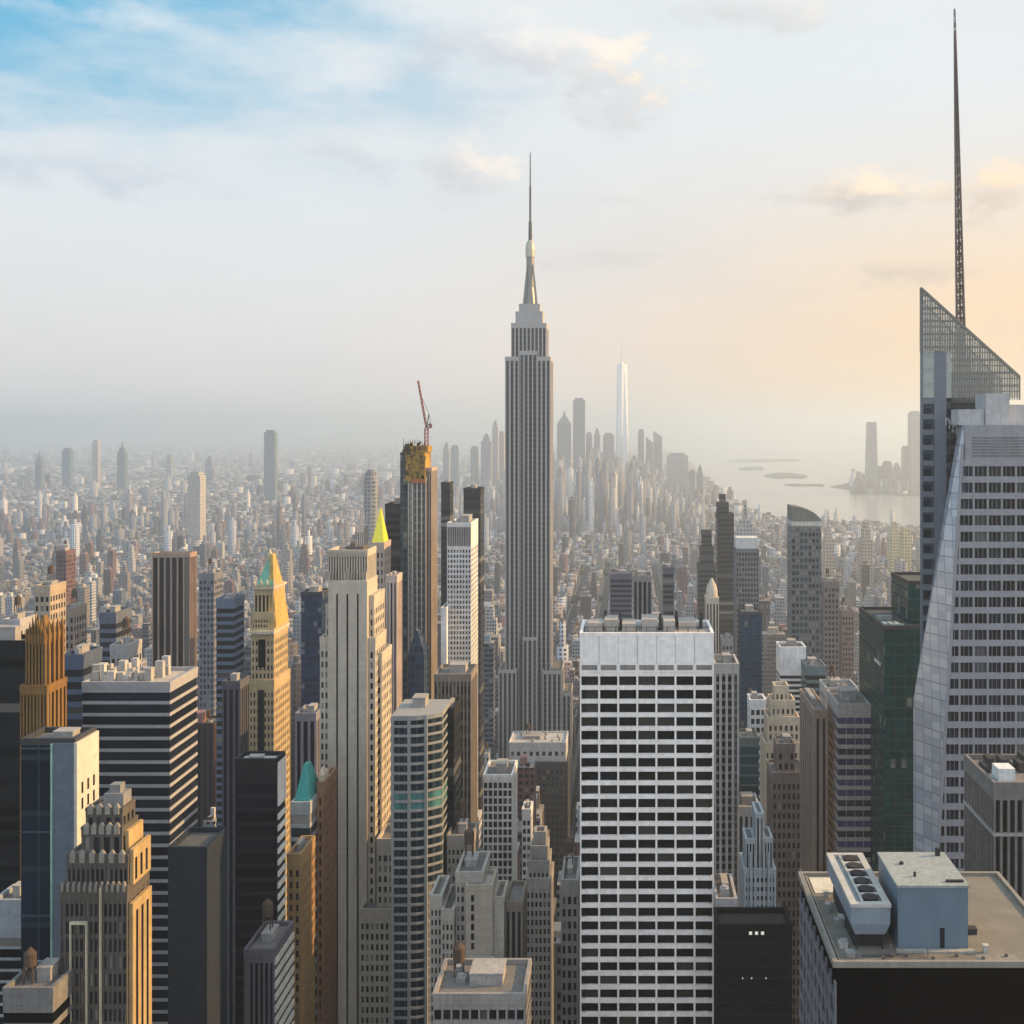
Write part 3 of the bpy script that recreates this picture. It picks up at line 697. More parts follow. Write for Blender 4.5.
    q.build('glass_screen', sg, rt)
    q = MB(); y_ = Yr + 22; zlow = PZ(352, Yr); XLb = PX(922, Yr + 22)
    q.loft([(XLb, y_, zlow), (XR2, y_, zlow - 30), (XR2, y_ + .15, zlow - 30), (XLb, y_ + .15, zlow)], [(XLb, y_, zs0 - 3), (XR2, y_, zs1 - 1), (XR2, y_ + .15, zs1 - 1), (XLb, y_ + .15, zs0 - 3)])
    q.build('glass_screen', sg, rt)
    fr = MB(); fb_ = MB(); post = wall((.17, .17, .155), .5, .1, .5)
    nn = 40
    for i in range(nn + 1):
        X_ = XL + (XR2 - XL) * i / nn; wd = .16 if i % 4 else .3
        fr.box(X_ - wd, X_ + wd, Yr - .9, Yr - .52, PZ(400, Yr) if X_ > PX(951, Yr) else zb, top_z(X_))
        if i % 2 == 0 and X_ > XLb: fb_.box(X_ - .15, X_ + .15, Yr + 21.4, Yr + 21.9, zlow - 25, top_z(X_) - 2)
    for k in range(17):
        z = PZ(391 - k * 6.45, Yr)
        xr = XL + (XR2 - XL) * (z - zs0) / (zs1 - zs0) if z > zs1 else XR2
        if xr < XL + 1: break
        x0_ = XL if z > zb else PX(951, Yr)
        fr.box(x0_, xr, Yr - .95, Yr - .5, z - (.9 if k % 2 else .35), z)
        if z > zlow: fb_.box(XLb, max(xr, XLb + .1), Yr + 21.3, Yr + 21.9, z - .3, z)
    fr.bar((XL, Yr - .7, zs0), (XR2, Yr - .7, zs1), .5); fb_.bar((XLb, Yr + 21.7, zs0 - 3), (XR2, Yr + 21.7, zs1 - 1), .4)
    fr.build('screen_frame', post, rt); fb_.build('screen_frame', post, rt)
    # lattice spire
    sp = MB(); Ys = Yr + 10
    base = Vector((PX(961.5, Ys), Ys, PZ(375, Ys))); tip = Vector((PX(954.5, Ys), Ys, PZ(9, Ys)))
    ang = lambda i: (math.cos(i*math.pi/2 + .6), math.sin(i*math.pi/2 + .6))
    N_ = 34; prev = None
    for k in range(N_ + 1):
        f = k / N_; c = base.lerp(tip, f); r_ = 2.0 * (1 - f) ** .8 + .28
        cur = [c + Vector((ang(i)[0]*r_, ang(i)[1]*r_, 0)) for i in range(4)]
        if prev:
            for i in range(4):
                sp.bar(prev[i], cur[i], .26 * (1 - f) + .12); sp.bar(prev[i], cur[(i + 1) % 4], .13 * (1 - f) + .06); sp.bar(prev[(i+1) % 4], cur[i], .13 * (1 - f) + .06)
                sp.bar(cur[i], cur[(i + 1) % 4], .16 * (1 - f) + .06)
        prev = cur
    sp.bar(base, base.lerp(tip, .94), .38)
    sp.build('spire', wall((.16, .13, .12), .5), rt)
crystal()

# ---- near rooftop, bottom right
def near_roof():
    Y = 200; D = 41; s = Y / F
    rt = root('dark office block seen from above with a pale gravel roof and two rooftop plant houses', 833, 1075, 965, Y, D, 'the gravel-roofed dark block', 1024, 'office_block')
    X0, X1, Z = PX(833, Y), PX(1075, Y), PZ(965, Y)
    wd = wall((.014, .014, .016), .6, .2)
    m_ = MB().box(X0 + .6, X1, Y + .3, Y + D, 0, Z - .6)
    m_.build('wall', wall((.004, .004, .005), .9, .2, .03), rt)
    # left side: sills and bays
    sm = MB(); pn = []
    for k in range(40):
        z = Z - 5.2 - k * 4.6
        sm.box(X0 + .15, X0 + .62, Y + .2, Y + D - .2, z - .9, z)
        for i in range(9): c = Y + 2.6 + i * 4.4; pn.append((1, X0 + .55, c, z - 2.7, 3.0, 3.2))
    for i in range(10): c = Y + .45 + i * 4.4; sm.box(X0 + .25, X0 + .62, c - .5, c + .5, Z - 190, Z - 3)
    sm.build('sill', wall((.16, .16, .17), .7), rt)
    panes(rt, pn, glass((.012, .014, .02), .15, .2, (.12, .13, .15)))
    gv, t, p = nmat('roof_gravel'); g_ = t.new('ShaderNodeNewGeometry'); P_ = g_.outputs['Position']
    a = t.noise(P_, .16, 5, .65); b = t.noise(P_, 3.5, 3, .6)
    c = t.mix(a, (.09, .085, .075, 1), (.25, .235, .20, 1)); c = t.mix(1.0, c, t.mix(b, (.6, .6, .6, 1), (1.3, 1.3, 1.3, 1)), 'MULTIPLY')
    t.l.new(c, p.inputs['Base Color']); p.inputs['Roughness'].default_value = .95
    MB().box(X0 + .8, X1 - .8, Y + .8, Y + D - .8, Z - .6, Z - .1).build('roof', gv, rt)
    pm = MB(); h_ = Z + .55
    pm.box(X0, X1, Y, Y + .8, Z - .5, h_).box(X0, X1, Y + D - .8, Y + D, Z - .5, h_).box(X0, X0 + .9, Y + .8, Y + D - .8, Z - .5, h_).box(X1 - .8, X1, Y + .8, Y + D - .8, Z - .5, h_)
    pm.box(X0 + 1.25, X0 + 1.5, Y + 1.6, Y + D - 1.6, Z - .1, Z + .35)
    pm.build('parapet', wall((.24, .225, .20), .8, .25), rt)
    MB().box(X0 + 2, X0 + 7.6, Y + 31, Y + D - 2, Z - .1, Z + .05).build('roof_or_sun_patch', wall((.55, .52, .45), .9, .2), rt)  # pale sheet painting the sunlit patch at the roof's left rear
    # cooling unit on legs: casing wider than its foot, six fans in its top
    dk = wall((.04, .04, .042)); cas = wall((.19, .24, .29), .5, .2, .4)
    u0, u1 = PX(851.5, Y + 5), PX(890.5, Y + 5); ya, yb_ = Y + 5.2, Y + 30; zt = PZ(905, Y + 5); zb = PZ(936, Y + 5)
    q = MB().frus(u0 + .8, u1 - .8, ya + .5, yb_ - .5, zb, u0, u1, ya, yb_, zb + 2).box(u0, u1, ya, yb_, zb + 2, zt - .5)
    un = q.build('cooling_unit', cas, rt)
    rim = MB(); rm = wall((.42, .42, .40), .7, .2)
    rim.box(u0 - .15, u1 + .15, ya - .15, ya + 1.2, zt - .5, zt + .1).box(u0 - .15, u1 + .15, yb_ - 1, yb_ + .15, zt - .5, zt + .1).box(u0 - .15, u0 + 1.1, ya + 1.2, yb_ - 1, zt - .5, zt + .1).box(u1 - 1.1, u1 + .15, ya + 1.2, yb_ - 1, zt - .5, zt + .1)
    n_ = 6; st_ = (yb_ - ya - 2.2) / n_
    for i in range(1, n_): y = ya + 1.2 + i * st_; rim.box(u0 + 2.5, u1 - 1.1, y - .45, y + .45, zt - .5, zt)
    rim.box(u0 + 2.1, u0 + 2.5, ya + 1.2, yb_ - 1, zt - .5, zt + .02)
    rim.build('casing_rim', rm, un)
    for i in range(n_):
        y = ya + 1.2 + (i + .5) * st_; c = (u0 + u1) / 2 + .6
        f_ = MB().rings(c, y, [(1.3, zt - .45), (1.45, zt + .25)], 16); f_.build('fan', dk, un)
    lg = MB(); zr = Z - .1
    for x in (u0 + 1, u1 - 1.3):
        for i in range(5): y = ya + 1 + i * (yb_ - ya - 2.4) / 4; lg.box(x, x + .3, y, y + .3, zr, zb)
    lg.box(u0 + .9, u1 - .9, ya + 2.5, yb_ - 3, zr, zb - .05)
    lg.build('support_frame', dk, un)
    # lift house: blue-grey box, flat pale roof, door
    b0, b1 = PX(898, Y + 6), PX(968, Y + 6); ya, yb_ = Y + 6, Y + 22; zt = PZ(886, Y + 6)
    bx = MB().box(b0, b1, ya, yb_, zr, zt - .3)
    cl, t, p = nmat('painted_metal'); g_ = t.new('ShaderNodeNewGeometry'); x_, y_, z_ = t.xyz(g_.outputs['Position'])
    nn = t.noise(t.vec(x_, y_, t.m('MULTIPLY', z_, .3)), .35, 5, .6)
    seam = t.m('GREATER_THAN', t.m('FRACT', t.m('DIVIDE', t.m('ADD', x_, y_), 1.5)), .96)
    t.l.new(t.mix(t.m('MULTIPLY', seam, .35), t.mix(nn, (.08, .13, .18, 1), (.15, .205, .26, 1)), (.08, .1, .13, 1)), p.inputs['Base Color']); p.inputs['Roughness'].default_value = .5
    lh = bx.build('lift_house', cl, rt)
    MB().box(b0 - .2, b1 + .2, ya - .2, yb_ + .2, zt - .3, zt + .15).build('house_roof', wall((.27, .30, .30), .8, .3), lh)
    MB().box(PX(940, ya), PX(944.5, ya), ya - .1, ya + .1, zr + .1, PZ(928, ya)).build('door', wall((.02, .02, .025)), lh)
    MB().box(b0 - .5, b1 + .9, ya - 1.4, ya - .2, zr, zr + .35).build('plinth', wall((.34, .33, .30)), lh)
    MB().box(b0 + 9, b1 - .4, ya + 1.2, ya + 1.8, zt + .15, zt + .5).rings(b0 + 4, ya + 4, [(.25, zt + .15), (.25, zt + 1)], 8).rings(b0 + 3, ya + 10, [(.4, zt + .15), (.4, zt + .6)], 10).box(b1 - 2, b1 - 1.2, yb_ - 2, yb_ - 1.4, zt+.15, zt+1.6).build('roof_vent', dk, lh)
    pp = MB().rings(PX(928, Y + 3), Y + 3, [(.1, zr), (.1, zr + 2.6)], 8).rings(PX(891, Y + 3), Y + 3.4, [(.14, zr), (.14, zr + 2.2)], 8)
    for i in range(7): pp.box(X0 + 9 + i * 4.4, X0 + 9.5 + i * 4.4, Y + 2.2 + (i % 2), Y + 2.6 + (i % 2), zr, zr + .5)
    pp.box(PX(862, Y+3), PX(896, Y+3), Y + 3.2, Y + 3.5, zr + .2, zr + .45)
    pp.build('roof_pipe', wall((.12, .12, .12)), rt)
    rr = random.Random(21)
    for i in range(16):
        x = rr.choice((rr.uniform(X0 + 3, X0 + 6.5), rr.uniform(PX(972, Y + 6) + 2, X1 - 14))); y = rr.uniform(Y + 3, Y + D - 4); a = rr.uniform(.25, .8); hh = rr.uniform(.4, 1.5)
        MB().box(x - a, x + a, y - a, y + a, zr, zr + hh).box(x - a - .1, x + a + .1, y - a - .1, y + a + .1, zr + hh, zr + hh + .12).build('roof_vent', rr.choice((STEEL, DKM, wall((.4, .39, .36)))), rt)
    rl = MB()
    for k in range(26): rl.box(X0 + .35, X0 + .42, Y + .6 + k*1.58, Y + .67 + k*1.58, Z + .55, Z + 1.5)
    for hh in (1.0, 1.46): rl.box(X0 + .36, X0 + .41, Y + .6, Y + D - .8, Z + hh, Z + hh + .05)
    rl.build('railing', STEEL, rt)
    for (a, b, c, d) in ((9.3, 17, 1.5, 4.6), (26, 33, 2, 4.4)):
        MB().box(X0 + a, X0 + b, Y + c, Y + d, Z - .1, Z - .07).build('roof_or_sun_patch', wall(rr.choice(((.12, .115, .105), (.42, .40, .36), (.22, .21, .19))), .9, .4), rt)
near_roof()

# ---- ribbed block at the right edge
rt = tower('grey ribbed office block at the right edge with plant on its roof', 994, 1120, 788, 330, 29, 'the ribbed block at the right edge', 940, kind='ribs',
      wallc=(.17, .16, .155), gm_=glass((.006, .007, .009), .2, .05), bay=7.4*.287, bside=2.5, pf=.34, dep=1.0, top=3.5, fl=14, g=False, spm=None, name='office_block')
z = PZ(788, 330) + .1; X = lambda x: PX(x, 330)
MB().box(X(1003), X(1020), 334, 340, z, z + 4.2).build('roof_house', wall((.6, .62, .62), .7), rt)
m_ = MB()
for i in range(6): m_.box(X(1000 + i*9), X(1006 + i*9), 344 + (i % 2)*4, 350 + (i % 2)*4, z, z + 2 + i % 3)
m_.build('roof_equipment', DKM, rt)
MB().box(X(994) - .3, X(1120), 329.6, 359.4, PZ(836, 330), PZ(833, 330)).build('string_course', wall((.3, .29, .27)), rt)

# ---- art deco tower, lower left
def deco():
    Y = 300; s = Y / F
    rt = root('dark art deco tower with notched setbacks and gold-lit right side at lower left', 60, 127, 790, Y, 14, 'the notched art deco tower', 1024, 'stepped_tower')
    st = wall((.095, .085, .075), .85, .25); X = lambda x: PX(x, Y); Zy = lambda y: PZ(y, Y)
    kw = dict(wm_=st, gm_=glass((.02, .022, .028), .15, .2), kind='grid', bay=4.9*s, fl=17.5*s, pf=.38, sf=.28, dep=.7, bside=2.8, par=.5)
    block(rt, X(60), X(127), Y, Y + 14, 0, Zy(888), **{**kw, 'top': 3})
    block(rt, X(64.5), X(126), Y + 1.2, Y + 13, Zy(889), Zy(858), **{**kw, 'top': 2.2})
    block(rt, X(77), X(118), Y + 2.4, Y + 12, Zy(860), Zy(832), **{**kw, 'top': 2.2, 'kind': 'ribs', 'bay': 10*s, 'pf': .4})
    block(rt, X(80), X(117), Y + 3.2, Y + 11, Zy(834), Zy(814), **{**kw, 'top': 2, 'kind': 'ribs', 'bay': 10*s, 'pf': .4})
    # buttress caps
    cp = MB(); cm = wall((.22, .205, .18), .8)
    for (a, b, n_, yt, d, e) in ((60, 127, 12, 888, -.5, 3.5), (66, 125, 6, 858, .6, 6), (79, 117, 5, 832, 1.8, 5), (81, 116, 4, 814, 2.6, 4)):
        for i in range(n_):
            x = a + (b - a) * (i + .5) / n_; wd = 1.3 if n_ > 8 else 2.6
            cp = MB(); cp.box(X(x - wd), X(x + wd), Y + d, Y + d + 1.1, Zy(yt + e), Zy(yt - 3)); cp.frus(X(x-wd), X(x+wd), Y+d, Y+d+1.1, Zy(yt-3), X(x-wd*.3), X(x+wd*.3), Y+d+.3, Y+d+.8, Zy(yt-6.5)); cp.build('buttress_cap', cm, rt)
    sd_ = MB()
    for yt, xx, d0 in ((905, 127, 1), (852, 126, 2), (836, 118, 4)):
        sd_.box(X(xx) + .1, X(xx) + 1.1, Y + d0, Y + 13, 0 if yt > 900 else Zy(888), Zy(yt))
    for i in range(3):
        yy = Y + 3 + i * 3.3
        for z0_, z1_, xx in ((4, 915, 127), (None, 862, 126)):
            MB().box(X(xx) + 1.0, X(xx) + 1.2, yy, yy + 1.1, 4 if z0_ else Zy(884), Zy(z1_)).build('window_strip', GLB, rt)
    sd_.build('gold_lit_side', wall((.36, .26, .13), .8, .4), rt)  # gold slab on the right wall, low sunlight put into its colour
    MB().box(X(95), X(115), Y + 5, Y + 10, Zy(814), Zy(800)).box(X(99), X(110), Y + 6, Y + 9, Zy(800), Zy(792)).build('roof_house', wall((.2, .2, .2)), rt)
    # slender frames rising up the front
    pf_ = MB()
    for x0, x1, yt in ((72, 88, 921), (99, 102, 887)): pf_.box(X(x1 - 1.2), X(x1), Y - .9, Y - .05, 0, Zy(yt)); 
    pf_.box(X(72), X(86.8), Y - .9, Y - .05, Zy(923.5), Zy(921)).box(X(71), X(72), Y - .9, Y - .05, 0, Zy(921))
    pf_.build('front_pier', wall((.48, .44, .32), .8), rt)
deco()

# ---- glass and concrete block, left edge
rt = tower('blue-grey glass block with a blank pale concrete side wall at the left', 21, 75, 744, 330, 13, 'the glass block with the pale side', 990, kind='glass',
      wallc=(.05, .07, .09), gm_=facade((.02, .03, .04), 60, 16, .96, .9, (.006, .013, .022), .12, 0), bay=5, fl=24, g=False, top=1, name='office_block')
X = lambda x: PX(x, 330); z = PZ(744, 330)
MB().box(X(54), X(75), 329.2, 331, 0, z + .4).build('blank_wall', wall((.11, .14, .175), .6, .15), rt)
MB().box(X(75), X(75) + .9, 329.3, 343, 0, z + .5).build('blank_wall', wall((.50, .48, .42), .8, .1), rt)
w1 = None
for r_ in range(2):
    for i in range(3):
        loc = (X(75) + .92 - rt.location.x, 332.5 + i * 3.6 - rt.location.y, PZ(790 + r_*16, 330) - rt.location.z)
        if w1 is None: w1 = MB().box(-.06, .06, -.5, .5, -1.6, 1.6).build('window', GLB); w1.parent = rt; w1.location = loc
        else: copyw(w1, rt, loc)
MB().box(X(52), X(54), 329, 331, 0, z + .3).build('corner_strip', wall((.25, .42, .36), .5), rt)
gear(rt, X(26), X(72), 332, 341, z, 5, n=6, hmax=3)

# ---- dark banded block
rt = root('wide dark office block with thin white horizontal bands and a striped sunny side', 82, 170, 686, 450, 29, 'the wide striped dark block', 990, 'office_block')
block(rt, PX(82, 450), PX(170, 450), 450, 479, 0, PZ(686, 450), 'bands', wall((.34, .34, .35), .7, .1), glass((.007, .010, .018), .12, .0, spec=.12), bay=6, fl=11.9*.391, sf=.27, dep=.5, top=1.3, pf=0, roofm=wall((.42, .39, .35), .9))
z = PZ(686, 450) + .1; rd = random.Random(4); m_ = MB(); c_ = MB()
for i in range(34):
    x = PX(rd.uniform(84, 150), 450); y = rd.uniform(455, 473); a = rd.uniform(.4, 1.7); (m_ if i % 2 else c_).box(x - a, x + a, y - 1, y + 1.5, z, z + rd.uniform(2, 7.5))
m_.build('roof_equipment', wall((.42, .41, .39)), rt); c_.build('roof_house', wall((.38, .36, .33)), rt)

# ---- brown tower with pale ribs
tower('dark brown tower with pale vertical ribs and an orange sunlit edge', 152, 190, 555, 900, 14, 'the brown ribbed tower', 668, kind='ribs', wallc=(.34, .25, .20),
      gm_=glass((.018, .012, .014), .2, .03), bay=6.2*.783, pf=.24, dep=1.2, top=2, bside=3, g=False)

# ---- black slab and banded curved block etc
rt = root('plain black glass slab with a white-striped sunny side', 235, 277, 763, 420, 10, 'the plain black slab', 925, 'office_slab')
X = lambda x: PX(x, 420)
block(rt, X(235), X(277), 420, 430, 0, PZ(763, 420), 'bands', wall((.014, .014, .018), .6), glass((.004, .005, .010), .3, .0, spec=.06), bay=6, fl=14*.365, sf=.3, dep=.25, top=6, pf=0, roofm=ROOFL)
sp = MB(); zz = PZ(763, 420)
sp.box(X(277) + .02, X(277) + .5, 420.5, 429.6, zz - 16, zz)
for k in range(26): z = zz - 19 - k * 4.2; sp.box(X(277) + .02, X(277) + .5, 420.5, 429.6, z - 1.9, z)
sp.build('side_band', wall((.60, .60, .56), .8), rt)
gear(rt, X(238), X(272), 422, 429, zz, 9, n=5, hmax=2)

def curved():
    Y = 480; s = Y / F
    rt = root('curved office block with grey bands and blue-green ribbon windows', 391, 442, 716, Y, 34, 'the curved banded block', 895, 'office_block')
    X = lambda x: PX(x, Y); Zt = PZ(716, Y); fl = 9.4 * s
    def outline(g_):
        pts = []
        for i in range(13):
            a = i / 12; x = 391 + 49 * a; pts.append((X(x) , Y + g_ + 7.5 * max(0, a - .35) ** 2 * 2.2))
        pts[0] = (pts[0][0] + g_, pts[0][1]); pts.append((X(440.5) - g_, Y + 30 - g_)); pts.append((X(391) + g_, Y + 30 - g_)); return pts
    wl = MB(); wl.prism(outline(.9), 0, Zt - .2)
    for k in range(60):
        z = Zt - k * fl
        if z < 6: break
        wl.prism(outline(0), z - fl * (.5 if k == 0 else .27), z)
    for q in (0, 4, 8): p_ = outline(0)[q]; wl.box(p_[0] - .0, p_[0] + 1.2, p_[1] - .15, p_[1] + 1.5, 0, Zt - .1)
    wl.build('wall', wall((.27, .28, .28), .7, .15), rt)
    gb = facade((.03, .05, .06), 2.3, 60, .7, .99, (.010, .020, .032), .1, .12)
    for k in range(40):
        z = Zt - k * fl - fl * (.5 if k == 0 else .27)
        if z - fl * .72 < 0: break
        MB().prism(outline(.45), z - fl * .73, z).build('window_band', gb if k not in (8, 9) else facade((.07, .18, .18), 2.3, 60, .7, .99, (.06, .17, .17), .2, .12), rt)
    gear(rt, X(396), X(434), Y + 8, Y + 26, Zt, 3, 0, n=6, hmax=7)
curved()
tower('narrow black block between the curved block and the pinstriped tower', 441.5, 454, 712, 500, 22, None, 895, kind='bands', wallc=(.02, .02, .022), gm_=GLB, fl=5, sf=.3, dep=.3, pf=0, name='office_block')

tower('dark pinstriped stone tower with a cream sunlit edge, beneath the white checkered tower', 434, 471, 677, 620, 27, 'the pinstriped tower', 850, kind='ribs', wallc=(.22, .19, .165),
      gm_=glass((.02, .018, .018), .2, .1), bay=3.6*.54, pf=.38, dep=.8, top=2.5, bside=3, fl=7, spm=wall((.09, .08, .075)), sf=.4)
rt = tower('tall white tower with a fine checkered window grid and yellow sunlit edge', 447, 471, 525, 760, 36, 'the white checkered tower', 678, kind='grid', wallc=(.62, .61, .60),
      gm_=glass((.05, .055, .065), .15, .2), bay=3.05*.661, fl=5.1*.661, pf=.38, sf=.38, dep=.5, top=15, bside=3.4, g=True)
lv = MB(); X = lambda x: PX(x, 760)
for i in range(13): lv.box(X(447.8 + i*1.8), X(448.8 + i*1.8), 759.5, 759.94, PZ(546, 760), PZ(527, 760))
lv.build('louvre', wall((.12, .115, .11)), rt)
tower('white blank wing against the left side of the white checkered tower', 441, 446.6, 610, 752, 26, None, 678, kind='plain', wallc=(.62, .63, .64), g=False, name='office_block')
tower('broad dark purple-brown tower behind the tower under construction', 385, 408, 506, 820, 30, 'the broad dark tower', 640, kind='bands', wallc=(.05, .042, .048), gm_=glass((.02, .018, .024), .2, .05), fl=5.4, sf=.4, dep=.3, pf=0)

# ---- tower under construction with its crane
def construct():
    Y = 800; s = Y / F
    rt = root('slender tower under construction with a gold-sheeted top and pale pinstripes', 398, 431, 440, Y, 30, 'the tower under construction', 700, 'construction_tower')
    X = lambda x: PX(x, Y); Zy = lambda y: PZ(y, Y)
    block(rt, X(398.5), X(407.5), Y + 6, Y + 30, 0, Zy(455), 'glass', wall((.06, .08, .09)), facade((.07, .09, .10), 3, 5.6, .8, .8, (.03, .055, .07), .1, .1, met=.3), bay=6, fl=5.6, top=2)
    block(rt, X(408), X(426), Y, Y + 26, 0, Zy(480), 'ribs', wall((.46, .42, .38), .8, .1), glass((.05, .05, .055), .25, .15), bay=4.5*s, pf=.28, dep=.9, top=1, bside=4, fl=5.6, sf=.3, spm=wall((.15, .14, .135)))
    block(rt, X(426.2), X(431), Y + 2, Y + 27, 0, Zy(470), 'ribs', wall((.36, .30, .25)), glass((.05, .05, .055), .25, .15), bay=2.4*s, pf=.4, dep=.7, top=1, bside=4, fl=5.6)
    gd = wall((.33, .205, .05), .8, .8); d2 = wall((.07, .06, .04))
    m_ = MB().box(X(405.5), X(425.5), Y - .6, Y + 22, Zy(481), Zy(452)).box(X(410), X(427.5), Y + 2, Y + 20, Zy(452), Zy(446)); rd = random.Random(3)
    for i in range(26): x = rd.uniform(404, 425); y = rd.uniform(441, 476); m_.box(X(x), X(x + rd.uniform(1, 3)), Y - 1.2, Y - .6, Zy(y + rd.uniform(2, 6)), Zy(y))
    m_.build('safety_sheeting', gd, rt)
    m_ = MB()
    for i in range(90): x = rd.uniform(403, 424); y = rd.uniform(441, 478); m_.box(X(x), X(x + rd.uniform(.3, 1.5)), Y - 1.8, Y - 1.25, Zy(y + rd.uniform(.6, 3)), Zy(y))
    m_.frus(X(399), X(410), Y + 6, Y + 24, Zy(455), X(403), X(408), Y + 8, Y + 20, Zy(444))
    for i in range(10): x = 403 + i * 2.3; m_.box(X(x), X(x + .4), Y + 1, Y + 1.4, Zy(450), Zy(442 - rd.random()*4))
    m_.build('scaffolding', d2, rt)
    MB().box(X(411), X(425), Y - 1, Y + 1, Zy(483), Zy(479)).build('cladding_edge', wall((.35, .12, .07)), rt)
    cr = bpy.data.objects.new('tower_crane', None); COL.objects.link(cr); cr.location = (X(424), Y + 10, Zy(446))
    tag(cr, 'red luffing crane on top of the gold-sheeted tower under construction', 'crane')
    red = wall((.34, .07, .05), .6); c = Vector((X(424), Y + 10, Zy(446)))
    ms = MB(); p0 = c; p1 = Vector((X(424), Y + 10, Zy(428)))
    def lattice(mb, a, b, r, n_):
        d = (b - a).normalized(); u = d.cross(Vector((0, 1, 0))).normalized() * r; v = Vector((0, r, 0)); pr = None
        for k in range(n_ + 1):
            q = a.lerp(b, k / n_); cur = [q + u + v, q - u + v, q - u - v, q + u - v]
            if pr:
                for i in range(4): mb.bar(pr[i], cur[i], .22); mb.bar(pr[i], cur[(i + 1) % 4], .13)
            pr = cur
    lattice(ms, p0, p1, 1.1, 5); ms.build('mast', red, cr)
    jb = MB(); lattice(jb, p1, Vector((X(415.5), Y + 10, Zy(380))), .45, 12); jb.build('jib', red, cr)
    cj = MB(); lattice(cj, p1, Vector((X(428.5), Y + 10, Zy(424))), .8, 2); cj.box(X(427), X(429.5), Y + 9, Y + 11, Zy(428), Zy(424)); cj.build('counterweight', wall((.25, .12, .1)), cr)
    MB().bar(p1, Vector((X(426.5), Y + 10, Zy(414))), .3).bar(Vector((X(426.5), Y + 10, Zy(414))), Vector((X(418), Y + 10, Zy(394))), .12).bar(Vector((X(426.5), Y + 10, Zy(414))), Vector((X(428.5), Y + 10, Zy(424))), .12).build('pendant', DKM, cr)
construct()
def blue_wedge():
    Y = 740; rt = root('dark blue glass block with a pointed sloping top at the foot of the construction tower', 407, 425, 632, Y, 22, None, 706, 'office_block')
    X = lambda x: PX(x, Y); Zy = lambda y: PZ(y, Y); m_ = MB()
    m_.loft([(X(407), Y, 0), (X(425), Y, 0), (X(425), Y + 20, 0), (X(407), Y + 20, 0)], [(X(408), Y, Zy(655)), (X(424), Y, Zy(655)), (X(424), Y + 20, Zy(655)), (X(408), Y + 20, Zy(655))])
    m_.loft([(X(408), Y, Zy(655)), (X(424), Y, Zy(655)), (X(424), Y + 20, Zy(655)), (X(408), Y + 20, Zy(655))], [(X(414), Y + 6, Zy(632)), (X(416), Y + 6, Zy(632)), (X(416), Y + 12, Zy(632)), (X(414), Y + 12, Zy(632))])
    m_.build('curtain_wall', facade((.03, .05, .08), 3.2, 5.6, .85, .8, (.02, .045, .09), .1, .05, met=.3), rt)
blue_wedge()
tower('slim black tower left of the tallest skyscraper, in the haze', 441, 450, 484, 1050, 20, None, 525, kind='bands', wallc=DARK, gm_=GL, fl=6, sf=.4, dep=.3, pf=0)
tower('flat-topped black tower just left of the tallest skyscraper', 463.5, 480.5, 490, 1000, 26, None, 640, kind='bands', wallc=(.035, .035, .04), gm_=GL, fl=6, sf=.35, dep=.3, pf=0)

# ---- gold spire tower behind the slotted tower
def gold_spire():
    Y = 760; rt = root('pink stone tower with a bright yellow pyramid spire behind the slotted limestone tower', 368, 383, 500, Y, 22, 'the yellow-spired tower', 620, 'spired_tower')
    X = lambda x: PX(x, Y); Zy = lambda y: PZ(y, Y); st = wall((.42, .34, .30))
    block(rt, X(368), X(384), Y, Y + 22, 0, Zy(545), 'grid', st, GL, bay=2.6, fl=5.6, pf=.5, sf=.4, bside=3)
    MB().frus(X(371), X(383), Y + 3, Y + 18, Zy(543), X(376.8), X(377.6), Y + 10, Y + 11, Zy(508)).build('roof', metal((.80, .72, .05), .45, .25), rt)
    MB().frus(X(376.5), X(377.9), Y + 9.8, Y + 11.2, Zy(509), X(377.1), X(377.3), Y + 10.4, Y + 10.6, Zy(498)).build('finial', metal((.5, .5, .45)), rt)
gold_spire()
def pinnacle():
    Y = 800; rt = root('slim pale pinnacled shaft rising behind the crown of the slotted tower', 357, 365, 512, Y, 14, None, 556, 'stepped_tower')
    X = lambda x: PX(x, Y); Zy = lambda y: PZ(y, Y); st = wall((.62, .52, .45))
    block(rt, X(357.5), X(364), Y, Y + 12, 0, Zy(528), 'ribs', st, GL, bay=1.7, fl=6, pf=.5, dep=.5)
    m_ = MB()
    for x in (358.2, 361.2, 363.6): m_.box(X(x - .6), X(x + .6), Y + 1, Y + 2, Zy(529), Zy(516)).frus(X(x-.6), X(x+.6), Y+1, Y+2, Zy(516), X(x-.05), X(x+.05), Y+1.4, Y+1.6, Zy(509))
    m_.build('pinnacle', st, rt)
pinnacle()
tower('pinkish ribbed tower just right of the slotted limestone tower', 386, 397, 578, 700, 16, None, 640, kind='ribs', wallc=(.48, .38, .34), gm_=GL, bay=2.2, pf=.5, dep=.5, fl=6)

